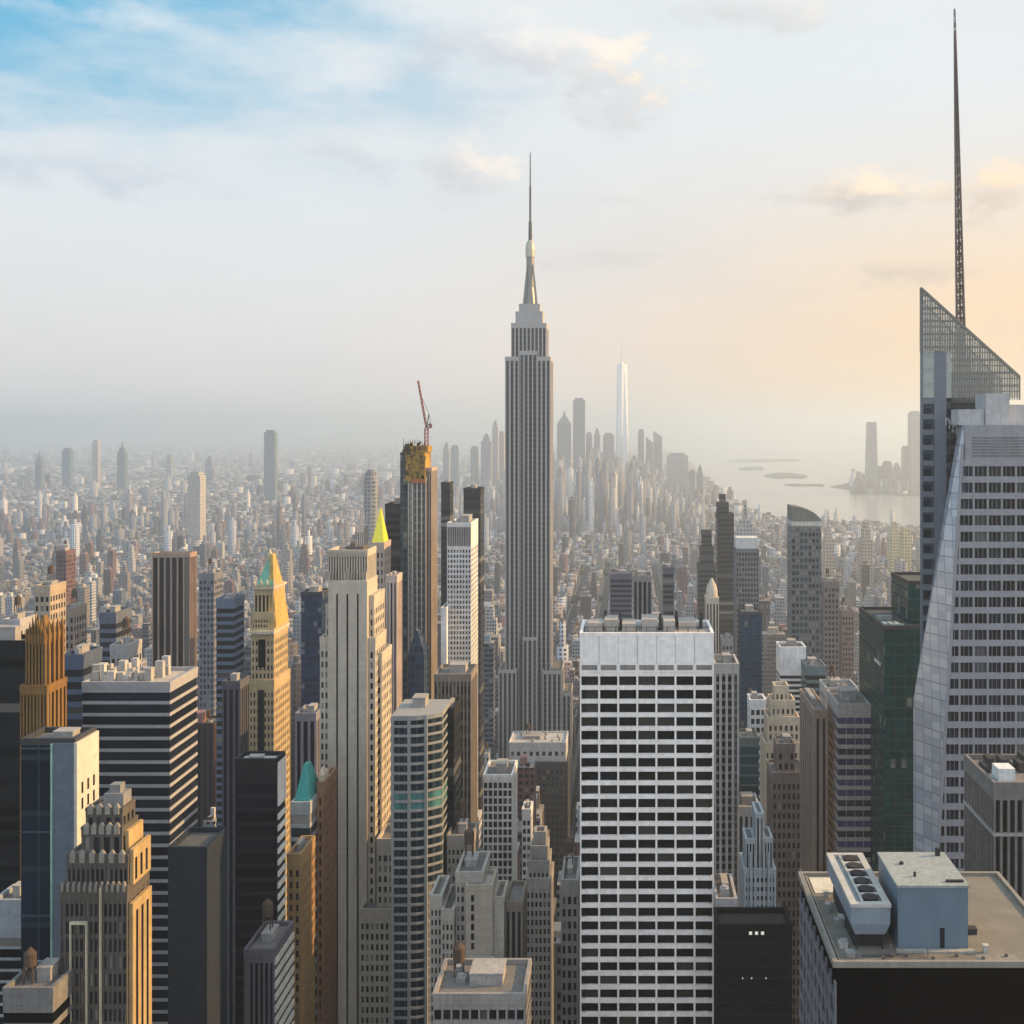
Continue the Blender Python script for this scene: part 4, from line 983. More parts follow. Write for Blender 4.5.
# ---- far left: black block and gold-lit gothic tower
tower('flat black block at the left edge of the photo behind the gold-lit gothic tower', -60, 25, 645, 420, 13, None, 860, kind='bands', wallc=(.012, .012, .014), gm_=GLB, fl=5.4, sf=.4, dep=.3, pf=0, name='office_block')
def gothic():
    Y = 395; s = Y / F; rt = root('dark spiky gothic tower with gold-toned sunlit right side near the left edge', 24, 43, 622, Y, 15, 'the gilded gothic tower', 730, 'stepped_tower')
    X = lambda x: PX(x, Y); Zy = lambda y: PZ(y, Y); st = wall((.20, .115, .04), .8, .35)  # orange base colour stands in for low sun on the right side
    kw = dict(kind='ribs', wm_=st, gm_=glass((.02, .015, .01), .3), bay=3.2*s, pf=.5, dep=.6, fl=6, bside=2.6, top=1.5)
    block(rt, X(20), X(47), Y, Y + 14, 0, Zy(690), **kw)
    block(rt, X(24), X(44), Y + 1, Y + 13, Zy(690), Zy(640), **kw)
    m_ = MB()
    for i in range(7):
        x = 25 + i * 3; hh = (8, 14, 20, 24, 20, 14, 8)[i]; m_.box(X(x-.7), X(x+.7), Y + .6, Y + 1.8, Zy(645), Zy(640 - hh*.6)).frus(X(x-.7), X(x+.7), Y+.6, Y+1.8, Zy(640-hh*.6), X(x-.05), X(x+.05), Y+1.1, Y+1.2, Zy(636 - hh))
    for i in range(4): y = Y + 2 + i * 3.2; m_.box(X(44) - .3, X(44) + .8, y, y + 1.2, Zy(692), Zy(632)).frus(X(44)-.3, X(44)+.8, y, y+1.2, Zy(632), X(44)+.2, X(44)+.3, y+.5, y+.7, Zy(622))
    m_.frus(X(29), X(40), Y + 3, Y + 11, Zy(640), X(33.5), X(35.5), Y + 6, Y + 8, Zy(618))
    m_.build('pinnacle', st, rt)
gothic()

# ---- right side group
def teal_glass():
    Y = 560; rt = root('very dark green glass tower in two flat-topped steps left of the faceted tower', 884, 960, 629, Y, 60, 'the dark green glass tower', 850, 'glass_tower')
    X = lambda x, y=Y: PX(x, y); Zy = lambda y: PZ(y, Y)
    gm2 = facade((.0, .05, .052), 2.4, 5.0, .9, .84, (.0, .04, .043), .15, .05, roofc=(.05, .06, .06))
    fr = wall((.02, .05, .045), .4, .1, .5)
    block(rt, X(884), X(968), Y, Y + 60, 0, Zy(629), 'glass', fr, gm2, bay=5, fl=5.2, top=2, roofm=wall((.07, .08, .085)))
    z1 = PZ(592, Y + 24)
    X0 = PX(894, Y + 24)
    block(rt, PX(908, Y + 14), X(968), Y + 14, Y + 50, Zy(628), PZ(584, Y + 14), 'glass', fr, gm2, bay=5, fl=5.2, top=2, roofm=wall((.09, .10, .10)))
    m_ = MB(); z = Zy(629) + .1
    for i in range(3): m_.box(X(886 + i*6), X(890 + i*6), Y + 5, Y + 12, z, z + 1.8)
    m_.build('roof_equipment', wall((.36, .40, .38)), rt)
    MB().box(X(888), X(904), Y + 25, Y + 27, z, z + 2.4).build('roof_rail', wall((.36, .40, .38)), rt); MB().box(X(893), X(905), Y + 2.4, Y + 3.2, z, z + 2).build('roof_rail', wall((.36, .40, .38)), rt)
    MB().box(X(884) - .5, X(884) - .2, Y + 6, Y + 20, Zy(669), Zy(666)).build('ledge', wall((.5, .52, .5)), rt)
teal_glass()
def checker():
    Y = 1000; rt = root('tall dark speckled glass tower with a sloping cap, right of centre', 792, 822, 506, Y, 32, 'the slope-capped speckled tower', 690, 'glass_tower')
    X = lambda x: PX(x, Y); Zy = lambda y: PZ(y, Y)
    mm = facade((.13, .15, .17), 3.2, 5.6, .7, .66, (.012, .022, .032), .12, .35)
    MB().box(X(792), X(821.5), Y, Y + 30, 0, Zy(529)).build('curtain_wall', mm, rt)
    cp = wall((.17, .18, .16), .6)
    MB().box(X(791.6), X(822), Y - .4, Y + 30.4, Zy(526), Zy(521.5)).build('light_band', wall((.5, .5, .47)), rt)
    MB().loft([(X(792), Y, Zy(529)), (X(821.5), Y, Zy(529)), (X(821.5), Y + 30, Zy(529)), (X(792), Y + 30, Zy(529))], [(X(792.2), Y+.2, Zy(525)), (X(821.3), Y+.2, Zy(525)), (X(821.3), Y+29.8, Zy(525)), (X(792.2), Y+29.8, Zy(525))]).build('cap_base', cp, rt)
    prof = [(792, 506), (800, 507), (807, 509), (813, 512), (818, 516), (822, 521)]
    m_ = MB(); n_ = len(prof)
    ring = lambda yy: [(X(792), yy, Zy(521.4))] + [(X(a), yy, Zy(b)) for a, b in prof]
    r1, r2 = ring(Y), ring(Y + 30); b = 0; m_.v = r1 + r2; k = len(r1)
    m_.f = [tuple(range(k)), tuple(reversed(range(k, 2*k)))] + [(i, k + i, k + (i+1) % k, (i+1) % k) for i in range(k)]
    m_.build('roof', cp, rt)
    fl_ = MB()
    for i in range(1, 9): fl_.box(X(792 + i*3.3) - .25, X(792 + i*3.3) + .25, Y - .3, Y, Zy(690), Zy(530))
    for k_ in range(28): z = Zy(530) - k_ * 5.6; fl_.box(X(792), X(821.5), Y - .25, Y, z - .9, z)
    fl_.build('mullion', wall((.13, .14, .155)), rt)
checker()
tower('dark slim tower with a notched stepped top, right of centre', 717, 734, 515, 1500, 30, 'the notched dark tower', 640, kind='bands', wallc=(.05, .05, .055), gm_=GL, fl=6, sf=.4, dep=.3, pf=0, tiers=((717.5, 729, 504, 2, 24), (720, 726, 496, 5, 16)), g=False)
tower('dark rounded-shoulder tower left of the notched dark tower', 698, 716, 566, 1450, 26, None, 640, kind='bands', wallc=(.07, .07, .08), gm_=GL, fl=6, sf=.4, dep=.3, pf=0, tiers=((700, 714, 548, 2, 22), (702, 712, 532, 4, 16)), g=False)
tower('blue-grey tower with a white flat cap right of the notched dark tower', 736, 759, 550, 1300, 30, 'the white-capped tower', 700, kind='grid', wallc=(.16, .17, .19), gm_=GL, bay=3.2, fl=5.8, pf=.35, sf=.35, top=1, bside=4, g=False)
cap_rt = [o for o in COL.objects if o.get('label', '').startswith('blue-grey tower with a white')][0]
MB().box(PX(736.6, 1300), PX(758.4, 1300), 1302, 1328, PZ(550, 1300) + .1, PZ(538, 1300)).build('roof_house', wall((.55, .55, .55)), cap_rt)
tower('deep blue glass block below the blue-grey white-capped tower', 741, 762, 614, 900, 24, 'the deep blue glass block', 735, kind='glass', wallc=(.04, .06, .09), gm_=facade((.02, .05, .10), 3, 5.2, .85, .75, (.006, .045, .11), .12, .08, met=.3), bay=5, fl=5.2, name='office_block')
tower('small white slab with dark ribbon windows and a blank white top', 780, 806, 649, 850, 22, 'the small white slab', 708, kind='bands', wallc=(.72, .74, .76), gm_=GL, bay=4, fl=5.4*.74, sf=.42, dep=.4, top=18, pf=0, name='office_slab')
tower('cream stepped stone tower with a sunlit crown below the small white slab', 765, 803, 745, 740, 26, 'the cream stepped tower', 900, kind='grid', wallc=(.50, .43, .33), gm_=GL, bay=3.2, fl=5.6, pf=.5, sf=.4, tiers=((768, 800, 720, 2, 22), (772, 796, 704, 4, 18), (776, 790, 690, 6, 12)), g=False, name='stepped_tower')
tower('brown stone tower lower down in front of the cream stepped tower', 772, 806, 775, 660, 26, None, 910, kind='grid', wallc=(.17, .145, .135), gm_=GL, bay=3, fl=5.6, pf=.45, sf=.4, tiers=((778, 796, 748, 3, 18),), name='stepped_tower')
tower('brown slab with two dark vertical window strips on its near edge', 814, 828, 713, 600, 50, None, 880, kind='ribs', wallc=(.25, .20, .17), gm_=GL, bay=3.6, pf=.55, dep=.7, fl=6, bside=8, name='office_slab')
tower('grey banded office block with violet-blue glass, left of the dark green glass tower', 838, 872, 707, 590, 34, 'the violet-banded block', 865, kind='bands', wallc=(.34, .33, .32), gm_=glass((.025, .028, .085), .15, .12, (.2, .2, .22)), bay=4, fl=10.3*.513, sf=.38, dep=.5, top=3.5, pf=.3, name='office_block')
tower('grey ribbed block standing against the right side of the white grid slab', 714.5, 739, 667, 520, 22, 'the grey ribbed block', 870, kind='ribs', wallc=(.40, .38, .36), gm_=GL, bay=5.6*.45, pf=.4, dep=.7, fl=8.2*.45, sf=.35, spm=wall((.16, .155, .15)), name='office_block')
def church():
    Y = 860; rt = root('slim stone tower with a domed top behind the white grid slab', 706, 719, 581, Y, 18, None, 640, 'domed_tower')
    X = lambda x: PX(x, Y); Zy = lambda y: PZ(y, Y); st = wall((.42, .38, .33))
    block(rt, X(706), X(719), Y, Y + 16, 0, Zy(600), 'ribs', st, GL, bay=2.4, pf=.5, dep=.6, fl=6)
    MB().rings(X(712.5), Y + 8, [(4.2, Zy(601)), (4.4, Zy(592)), (3.6, Zy(587)), (2, Zy(583)), (.3, Zy(579))], 12).build('dome', wall((.48, .45, .38)), rt)
church()
tower('teal and black glass block below the deep blue glass block', 740, 759, 740, 700, 20, None, 795, kind='bands', wallc=(.10, .12, .13), gm_=glass((.01, .03, .04), .12, .05), bay=4, fl=6, sf=.2, dep=.3, pf=0, name='office_block')
tower('bright white-topped cube block beside the teal and black glass block', 750, 766, 702, 780, 18, None, 722, kind='grid', wallc=(.70, .71, .73), gm_=GL, bay=4, fl=6, name='office_block')
def white_deco():
    Y = 470; rt = root('small white art deco tower with a stepped top deep between dark blocks', 744, 776, 815, Y, 20, 'the small white art deco tower', 918, 'stepped_tower')
    st = wall((.38, .43, .47), .8, .2); s = Y / F; X = lambda x: PX(x, Y); Zy = lambda y: PZ(y, Y)
    kw = dict(kind='ribs', wm_=st, gm_=GL, bay=3.2*s, pf=.45, dep=.6, fl=6, top=1.5, par=.6)
    block(rt, X(744), X(776), Y, Y + 18, 0, Zy(870), **{**kw, 'kind': 'grid', 'fl': 9*s, 'bay': 4*s, 'sf': .5})
    block(rt, X(746), X(755.5), Y + 1, Y + 14, Zy(871), Zy(841), **kw); block(rt, X(764.5), X(773), Y + 1, Y + 14, Zy(871), Zy(840), **kw)
    block(rt, X(756), X(764), Y + .6, Y + 15, Zy(871), Zy(815), **kw)
    m_ = MB()
    for x in (745, 750.6, 755, 764, 768.6, 775): m_.box(X(x - .8), X(x + .8), Y - .8, Y - .02, 40, Zy(872 if x in (745, 775) else 852))
    m_.build('front_pier', st, rt)
white_deco()
tower('plain grey ribbed block behind the small white art deco tower', 733, 760, 810, 530, 20, None, 870, kind='ribs', wallc=(.33, .35, .37), gm_=GL, bay=2.4, pf=.5, dep=.4, fl=6, g=True, name='office_block')
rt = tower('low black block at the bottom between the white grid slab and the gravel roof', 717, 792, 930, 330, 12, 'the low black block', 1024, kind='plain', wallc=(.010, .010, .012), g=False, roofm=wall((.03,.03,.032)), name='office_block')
lm, t, p = nmat('lit_window'); p.inputs['Base Color'].default_value = (.5, .5, .45, 1); p.inputs['Emission Color'].default_value = (1, .93, .8, 1); p.inputs['Emission Strength'].default_value = .3
for x, y in ((750.5, 933), (756.5, 933), (762.5, 933), (742.6, 978), (751.6, 978), (766, 978)):
    a = 1.5 if y < 950 else .5
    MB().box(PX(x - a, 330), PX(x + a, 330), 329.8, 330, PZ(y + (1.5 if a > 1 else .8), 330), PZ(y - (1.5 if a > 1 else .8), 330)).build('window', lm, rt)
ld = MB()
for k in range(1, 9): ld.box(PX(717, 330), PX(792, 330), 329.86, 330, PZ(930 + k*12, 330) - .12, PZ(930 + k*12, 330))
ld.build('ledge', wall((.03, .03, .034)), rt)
tower('low grey ribbed block between the white grid slab and the low black block', 716, 737, 903, 390, 22, None, 925, kind='ribs', wallc=(.32, .32, .33), gm_=GL, bay=1.5, pf=.5, dep=.4, fl=6, name='office_block')

# ---- lower centre group
tower('white concrete grid tower standing low left of the white grid slab', 483, 512.5, 778, 560, 25, 'the small white grid tower', 905, kind='grid', wallc=(.62, .62, .60), gm_=glass((.025, .028, .032), .15, .15), bay=4.9*.487, fl=7.8*.487, pf=.26, sf=.24, dep=.8, top=1.4, name='office_tower')
tower('small brown-grey block with a row of dark attic windows below the pinstriped tower', 447, 473, 839, 490, 16, None, 900, kind='grid', wallc=(.26, .24, .21), gm_=GL, bay=4.4*.42, fl=9*.42, pf=.5, sf=.45, dep=.4, tanks=1, name='apartment_block')
def cluster():
    Y = 400; s = Y / F; rt = root('pale stone stepped building with a blank beige wall at bottom centre', 429, 521, 880, Y, 26, 'the pale stepped building', 1000, 'stepped_building')
    st = wall((.33, .315, .285), .85, .2); X = lambda x: PX(x, Y); Zy = lambda y: PZ(y, Y)
    kw = dict(kind='grid', wm_=st, gm_=GL, bay=4.6*s, fl=9.6*s, pf=.48, sf=.42, dep=.45, top=2.4)
    block(rt, X(429), X(441), Y + 2, Y + 20, 0, Zy(902), **kw); block(rt, X(441.3), X(453.7), Y, Y + 22, 0, Zy(914), **kw)
    block(rt, X(454), X(482), Y + 4, Y + 24, 0, Zy(881), **kw)
    block(rt, X(465), X(492), Y + 1.5, Y + 16, 0, Zy(891), 'plain', wall((.33, .30, .25), .9, .10), roofm=ROOFL)
    block(rt, X(492.3), X(503), Y + 3, Y + 18, 0, Zy(905), 'plain', wall((.34, .32, .28)))
    block(rt, X(503.3), X(521), Y + 5, Y + 24, 0, Zy(912), 'ribs', wall((.16, .14, .12)), GL, bay=3.5*s*1.5, pf=.4, dep=.8, top=2)
    block(rt, X(470), X(494), Y - 6, Y + 1, 0, Zy(962), 'ribs', st, GL, bay=3.4*s, pf=.5, dep=.6, top=2)
    wn = MB().box(-.5, .5, -.1, .1, -1.1, 1.1).build('window', GLB); wn.parent = rt
    for i in range(6):
        loc = (X(472) - rt.location.x, Y + 1.42 - rt.location.y, Zy(900 + i * 9.6) - rt.location.z)
        if i == 0: wn.location = loc
        else: copyw(wn, rt, loc)
    gear(rt, X(456), X(480), Y + 8, Y + 22, Zy(881), 2, 1, n=4, hmax=4)
cluster()
rt = tower('low pale building with a row of square attic openings at the bottom centre', 433, 525, 999, 330, 22, None, 1024, kind='grid', wallc=(.27, .26, .25), gm_=GL, bay=9.2*.287, fl=16*.287, pf=.2, sf=.35, dep=1.2, top=1.6, name='stepped_building', seed=12)
tank(rt, PX(452, 330), 344, PZ(999, 330)); 
tower('narrow grey gothic tower with a tapering ornate top at bottom centre', 526, 551, 882, 470, 18, 'the narrow gothic tower', 985, kind='grid', wallc=(.30, .285, .26), gm_=GL, bay=4.4*.41, fl=9*.41, pf=.45, sf=.4, dep=.5, tiers=((528, 549, 866, 1.5, 14), (530, 547, 852, 2.5, 11), (533, 545, 839, 4, 7)), g=False, name='stepped_tower')
tower('grey stone block beside the lower left edge of the white grid slab', 561, 578, 884, 430, 24, None, 1000, kind='grid', wallc=(.26, .25, .24), gm_=GL, bay=2.2, fl=4.6, pf=.4, sf=.4, dep=.4, tanks=1, name='apartment_block')
tower('small white block with dark windows right of the small white grid tower', 522, 531, 812, 640, 14, None, 850, kind='grid', wallc=(.6, .6, .6), gm_=GL, bay=2.4, fl=4.6, pf=.3, sf=.4, name='apartment_block')
rt = root('long pale flat-roofed building at the foot of the tallest skyscraper', 509, 566, 743, 1060, 40, None, 760, 'stepped_building')
X = lambda x: PX(x, 1060)
block(rt, X(507), X(568), 1058, 1102, 0, PZ(763, 1060), 'grid', wall((.075, .07, .07)), GL, bay=4, fl=6, pf=.5, sf=.5)
block(rt, X(509), X(566), 1060, 1100, PZ(763, 1060) + .1, PZ(744, 1060), 'grid', wall((.55, .55, .54)), GL, bay=6, fl=8, pf=.5, sf=.5, roofm=ROOFL)
gear(rt, X(512), X(562), 1063, 1096, PZ(744, 1060), 8, 1, n=10, hmax=7)
tower('smooth blank blue-grey slab at lower left between the art deco tower and the black slab', 168, 207, 852, 360, 18, 'the blank blue-grey slab', 1010, kind='plain', wallc=(.022, .029, .040), g=False, roofm=wall((.09,.09,.09)), name='office_slab')
tower('dark ribbed low tower with a white-striped sunny side beneath the black slab', 244, 274, 954, 380, 22, 'the low striped-side tower', 1024, kind='ribs', wallc=(.11, .10, .12), gm_=GLB, bay=1.6, pf=.4, dep=.5, fl=5, top=3, name='office_block', tanks=1)
sdb = [o for o in COL.objects if o.get('label', '').startswith('dark ribbed low tower')][0]
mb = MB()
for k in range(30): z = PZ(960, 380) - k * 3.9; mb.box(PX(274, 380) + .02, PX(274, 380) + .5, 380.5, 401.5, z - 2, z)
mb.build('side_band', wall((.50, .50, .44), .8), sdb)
rt = tower('low dark block with a sunlit end and a rooftop water tank at bottom left', 3, 53, 994, 290, 15, None, 1024, kind='bands', wallc=(.17, .165, .16), gm_=GLB, bay=4, fl=4.4, sf=.4, dep=.3, pf=0, name='office_block')
tank(rt, PX(18, 290), 296, PZ(994, 290), 1.6, 3.2)
tower('small pale-topped glass block at the left edge near the bottom', -8, 22, 905, 345, 12, None, 985, kind='bands', wallc=(.26, .29, .31), gm_=GLB, bay=4, fl=3.4, sf=.25, dep=.3, pf=0, top=9, name='office_block')
def teal_roof():
    Y = 470; rt = root('narrow brick building with a teal pyramid roof beside the slotted limestone tower', 292, 314, 770, Y, 26, 'the teal-roofed building', 950, 'spired_tower')
    X = lambda x: PX(x, Y); Zy = lambda y: PZ(y, Y); st = wall((.27, .15, .09))
    block(rt, X(291), X(310), Y, Y + 26, 0, Zy(806), 'bands', wall((.30, .32, .33)), GL, fl=5.4, sf=.3, dep=.4, pf=0, top=2)
    MB().frus(X(293), X(309), Y + 1.5, Y + 20, Zy(804), X(298), X(303), Y + 8, Y + 12, Zy(770)).build('roof', wall((.05, .27, .25), .6), rt)
    block(rt, X(310.3), X(317), Y + 10, Y + 32, 0, Zy(794), 'grid', st, GL, bay=2, fl=5, pf=.5, sf=.4, bside=3)
    MB().box(X(311), X(316), Y + 12, Y + 20, Zy(794), Zy(784)).frus(X(311), X(316), Y + 12, Y + 20, Zy(784), X(312), X(313), Y + 15, Y + 17, Zy(778)).build('roof_house', wall((.5, .42, .33)), rt)
teal_roof()
tower('orange-lit stone block with dark windows between black slab and slotted tower', 287, 301, 858, 440, 20, None, 935, kind='grid', wallc=(.30, .19, .09), gm_=GL, bay=2.4, fl=4.4, pf=.5, sf=.4, name='apartment_block')

# ---- mid distance, left half
mid = [
 ('blue-grey tower with floor bands and a cream checkered edge, right of the brown ribbed tower', 216, 234, 601, 800, 22, 'bands', (.16, .20, .26), 690),
 ('dark-ribbed block with a thin orange sunlit edge in front of the green pyramid tower', 222, 240, 684, 640, 16, 'ribs', (.13, .12, .13), 770),
 ('tall cream block with an orange-lit side above the gold-lit gothic tower', 34, 50, 588, 700, 20, 'grid', (.50, .40, .28), 640),
 ('grey-blue block with a cream sunlit side left of the brown ribbed tower', 99, 116, 615, 700, 22, 'bands', (.15, .17, .21), 660),
 ('pale stepped tower over the roof of the wide striped dark block', 110, 128, 648, 560, 16, 'grid', (.48, .46, .42), 682),
 ('navy-topped blue block between green pyramid tower and slotted tower', 301, 322, 594, 900, 24, 'glass', (.03, .05, .10), 690),
 ('grey fluted block with a pale top between green pyramid tower and slotted tower', 295, 316, 716, 640, 20, 'ribs', (.30, .28, .30), 790),
 ('slate glass block with a pale flat roof at the left, above the pale-sided glass block', 62, 82, 658, 520, 20, 'bands', (.10, .13, .18), 735),
 ('dull grey tower with dark windows right of the brown ribbed tower', 199, 214, 575, 1050, 22, 'grid', (.24, .24, .26), 640),
 ('red-brown brick tower among low houses at far left', 56, 66, 552, 1500, 26, 'grid', (.20, .11, .10), 590),
 ('white cream-topped block at the left edge above the black block', 2, 20, 622, 640, 18, 'grid', (.50, .48, .45), 650),
 ('pair of tan towers joined, above the wide striped dark block', 60, 74, 610, 760, 18, 'grid', (.38, .30, .24), 660),
 ('purple-grey flat tower on its own right of the tallest skyscraper', 610, 632, 575, 1300, 26, 'bands', (.16, .15, .20), 625),
 ('dark-columned block just behind the roof of the white grid slab', 633, 652, 578, 900, 26, 'ribs', (.30, .28, .26), 628),
 ('slim slate tower behind the right half of the white grid slab roof', 663, 674, 569, 1200, 24, 'bands', (.13, .13, .16), 625),
 ('grey-brown slab right of the slope-capped speckled tower', 824, 839, 583, 1150, 26, 'grid', (.26, .21, .19), 680),
 ('warm brick tower midway between the slope-capped tower and the dark green glass tower', 842, 854, 612, 1250, 24, 'grid', (.30, .21, .18), 690),
 ('low teal-grey block under the slope-capped speckled tower', 806, 826, 668, 820, 24, 'bands', (.16, .22, .23), 705),
 ('white-roofed low block left of the dark green glass tower', 826, 858, 690, 760, 26, 'grid', (.45, .45, .44), 706),
 ('pale narrow tower under the blue-grey white-capped tower', 722, 733, 640, 1000, 18, 'grid', (.42, .38, .35), 668),
]
for lb, x0, x1, yt, Y, D, kd, c, yb in mid:
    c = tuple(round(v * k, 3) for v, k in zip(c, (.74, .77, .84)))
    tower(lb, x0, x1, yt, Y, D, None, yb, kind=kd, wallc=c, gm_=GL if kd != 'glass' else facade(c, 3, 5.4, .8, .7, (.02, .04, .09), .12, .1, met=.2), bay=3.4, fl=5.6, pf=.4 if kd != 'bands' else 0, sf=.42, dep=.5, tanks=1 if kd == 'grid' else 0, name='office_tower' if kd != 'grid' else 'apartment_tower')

# ---- far skylines: slim towers fading into the haze
def far(label, x0, x1, yt, Y, D=40, c=(.25, .26, .28), top=None, yb=490, name='far_tower'):
    rt = root(label, x0, x1, yt, Y, D, None, yb, name, 'building')
    m_ = MB(); X0, X1, Z = PX(x0, Y), PX(x1, Y), PZ(yt, Y); cx = (X0 + X1) / 2; hw = (X1 - X0) / 2
    if top == 'step': m_.box(X0, X1, Y, Y + D, 0, Z - 45); m_.box(cx - hw*.65, cx + hw*.65, Y + D*.15, Y + D*.85, Z - 45, Z - 18); m_.box(cx - hw*.35, cx + hw*.35, Y + D*.3, Y + D*.7, Z - 18, Z)
    elif top == 'spire': m_.box(X0, X1, Y, Y + D, 0, Z - 90); m_.frus(X0, X1, Y, Y + D, Z - 90, cx - hw*.4, cx + hw*.4, Y + D*.3, Y + D*.7, Z - 45); m_.frus(cx - hw*.25, cx + hw*.25, Y + D*.4, Y + D*.6, Z - 45, cx - .5, cx + .5, Y + D*.5, Y + D*.5 + 1, Z)
    elif top == 'round': m_.rings(cx, Y + D/2, [(hw, 0), (hw, Z - 22), (hw*.85, Z - 9), (hw*.4, Z)], 16)
    elif top == 'slope': m_.loft([(X0, Y, 0), (X1, Y, 0), (X1, Y + D, 0), (X0, Y + D, 0)], [(X0, Y, Z), (X1, Y, Z - 40), (X1, Y + D, Z - 40), (X0, Y + D, Z)])
    elif top == 'taper': m_.frus(X0, X1, Y, Y + D, 0, cx - hw*.7, cx + hw*.7, Y + D*.1, Y + D*.9, Z)
    else: m_.box(X0, X1, Y, Y + D, 0, Z - 14); m_.box(cx - hw*.7, cx + hw*.7, Y + 6, Y + D - 6, Z - 14, Z)
    m_.build('wall', facade(tuple(round(q, 2) for q in c), 7, 9, .5, .5, (.05, .06, .08), .3), rt)
    return rt
FARS = [
 ('slim flat-topped blue-grey tower standing alone left of centre on the horizon', 264, 275, 430, 4700, 50, (.12, .17, .20), None, 500),
 ('round-topped grey tower in the haze left of the tower under construction', 362, 376, 470, 2600, 40, (.26, .26, .27), 'round', 505),
 ('dark pointed tower far left on the horizon', 35, 41, 450, 4600, 40, (.10, .12, .15), 'spire', 490),
 ('flat dark blue tower far left, right of the dark pointed tower', 62, 70, 448, 4800, 50, (.08, .13, .18), None, 490),
 ('pinkish pale tower far left on the horizon', 92, 98, 440, 5000, 40, (.42, .34, .32), None, 470),
 ('dark slender tower with twin masts far left on the horizon', 117, 125, 441, 4700, 44, (.08, .12, .13), 'spire', 475),
 ('thin grey tower on the horizon above the brown ribbed tower', 166, 171, 455, 5600, 40, (.25, .26, .28), None, 490),
 ('pale flat block on the horizon right of the brown ribbed tower', 188, 200, 472, 4200, 60, (.45, .43, .40), None, 500),
 ('dark thin pair of slabs on the horizon left of the lone blue-grey tower', 205, 212, 456, 5400, 40, (.16, .18, .22), 'step', 480),
 ('hazy twin-peaked tower nearest the crane in the far downtown', 443, 449, 442, 5300, 50, (.3, .3, .31), 'step', 480),
 ('hazy rounded tower second from the crane in the far downtown', 450, 458, 445, 5500, 60, (.3, .3, .31), 'round', 480),
 ('hazy domed tower third from the crane in the far downtown', 470, 478, 446, 5200, 50, (.28, .28, .3), 'round', 480),
 ('hazy stepped tower left of the tallest skyscraper in the far downtown', 481, 491, 434, 5000, 60, (.28, .28, .3), 'step', 500),
 ('pale peach-lit tower touching the left side of the tallest skyscraper', 492, 498, 420, 5200, 60, (.42, .36, .32), 'step', 500),
 ('hazy pale tower hard against the left side of the tallest skyscraper', 498.5, 504, 431, 5300, 60, (.40, .35, .32), None, 500),
 ('hazy pointed tower directly right of the tallest skyscraper', 557, 571, 410, 5200, 60, (.24, .24, .27), 'spire', 500),
 ('tall flat hazy tower, second highest of the far downtown', 573, 585, 398, 5000, 50, (.22, .22, .25), None, 480),
 ('hazy block between the two tallest far downtown towers', 586, 592, 432, 5400, 50, (.26, .26, .29), None, 480),
 ('narrow hazy slab left of the white tapering tower', 594, 600, 428, 5600, 50, (.24, .24, .27), 'step', 480),
 ('broad hazy slab touching the left of the white tapering tower', 603, 614, 433, 5300, 70, (.26, .26, .28), None, 480),
 ('narrow hazy tower right of the white tapering tower', 638, 644, 429, 5500, 50, (.22, .23, .25), None, 480),
 ('broad notched hazy tower right of the white tapering tower', 646, 653, 437, 5600, 60, (.22, .23, .25), 'slope', 480),
 ('hazy block with a cut-off top near the right end of far downtown', 653.5, 662, 431, 5700, 60, (.22, .23, .25), 'slope', 480),
 ('hazy wide block with a white right half at the end of far downtown', 667, 688, 453, 4600, 60, (.45, .44, .42), None, 510),
 ('small hazy slab near the water right of the white-fronted block', 690, 695, 470, 4500, 40, (.28, .28, .28), None, 510),
 ('last small hazy tower before the water', 697, 703, 465, 4700, 40, (.28, .28, .28), 'step', 510),
 ('tall hazy tower across the water left of the faceted glass tower', 867, 878.5, 422, 7900, 90, (.22, .23, .25), 'taper', 490),
 ('hazy tower across the water touching the faceted glass tower', 911, 921, 411, 7700, 90, (.30, .28, .27), None, 490),
 ('lower hazy tower across the water beside the faceted glass tower', 904, 910.5, 446, 7800, 80, (.28, .27, .26), None, 490),
 ('small hazy block across the water right of the tall tower', 885, 892, 461, 7900, 80, (.25, .25, .25), None, 490),
 ('low wide hazy block across the water next to the tall tower', 879.5, 884.5, 466, 8000, 80, (.25, .25, .25), None, 490),
 ('second low hazy block across the water', 893.5, 902, 463, 8100, 80, (.27, .26, .25), 'step', 490),
 ('grey hazy block with a pyramid cap behind the notched dark tower', 735, 757, 500, 2600, 50, (.30, .31, .30), 'spire', 545),
 ('pale pinkish spire tower at the waterfront right of the slope-capped tower', 825, 834, 510, 3000, 40, (.42, .34, .28), 'spire', 540),
 ('cream sunlit block at the waterfront left of the faceted glass tower', 891, 901, 522, 3300, 50, (.60, .50, .28), 'step', 545),
 ('yellow-lit block at the waterfront nearest the faceted glass tower', 903, 912, 528, 3100, 50, (.60, .48, .26), None, 545),
 ('tan stepped tower at the waterfront, well left of the faceted glass tower', 862, 873, 522, 3000, 50, (.40, .33, .26), 'step', 560),
]
for a in FARS:
    if 4500 <= a[4] < 7000: a = a[:4] + (a[4] * (1.7 if a[1] < 260 else 1.42),) + a[5:]
    far(*a)
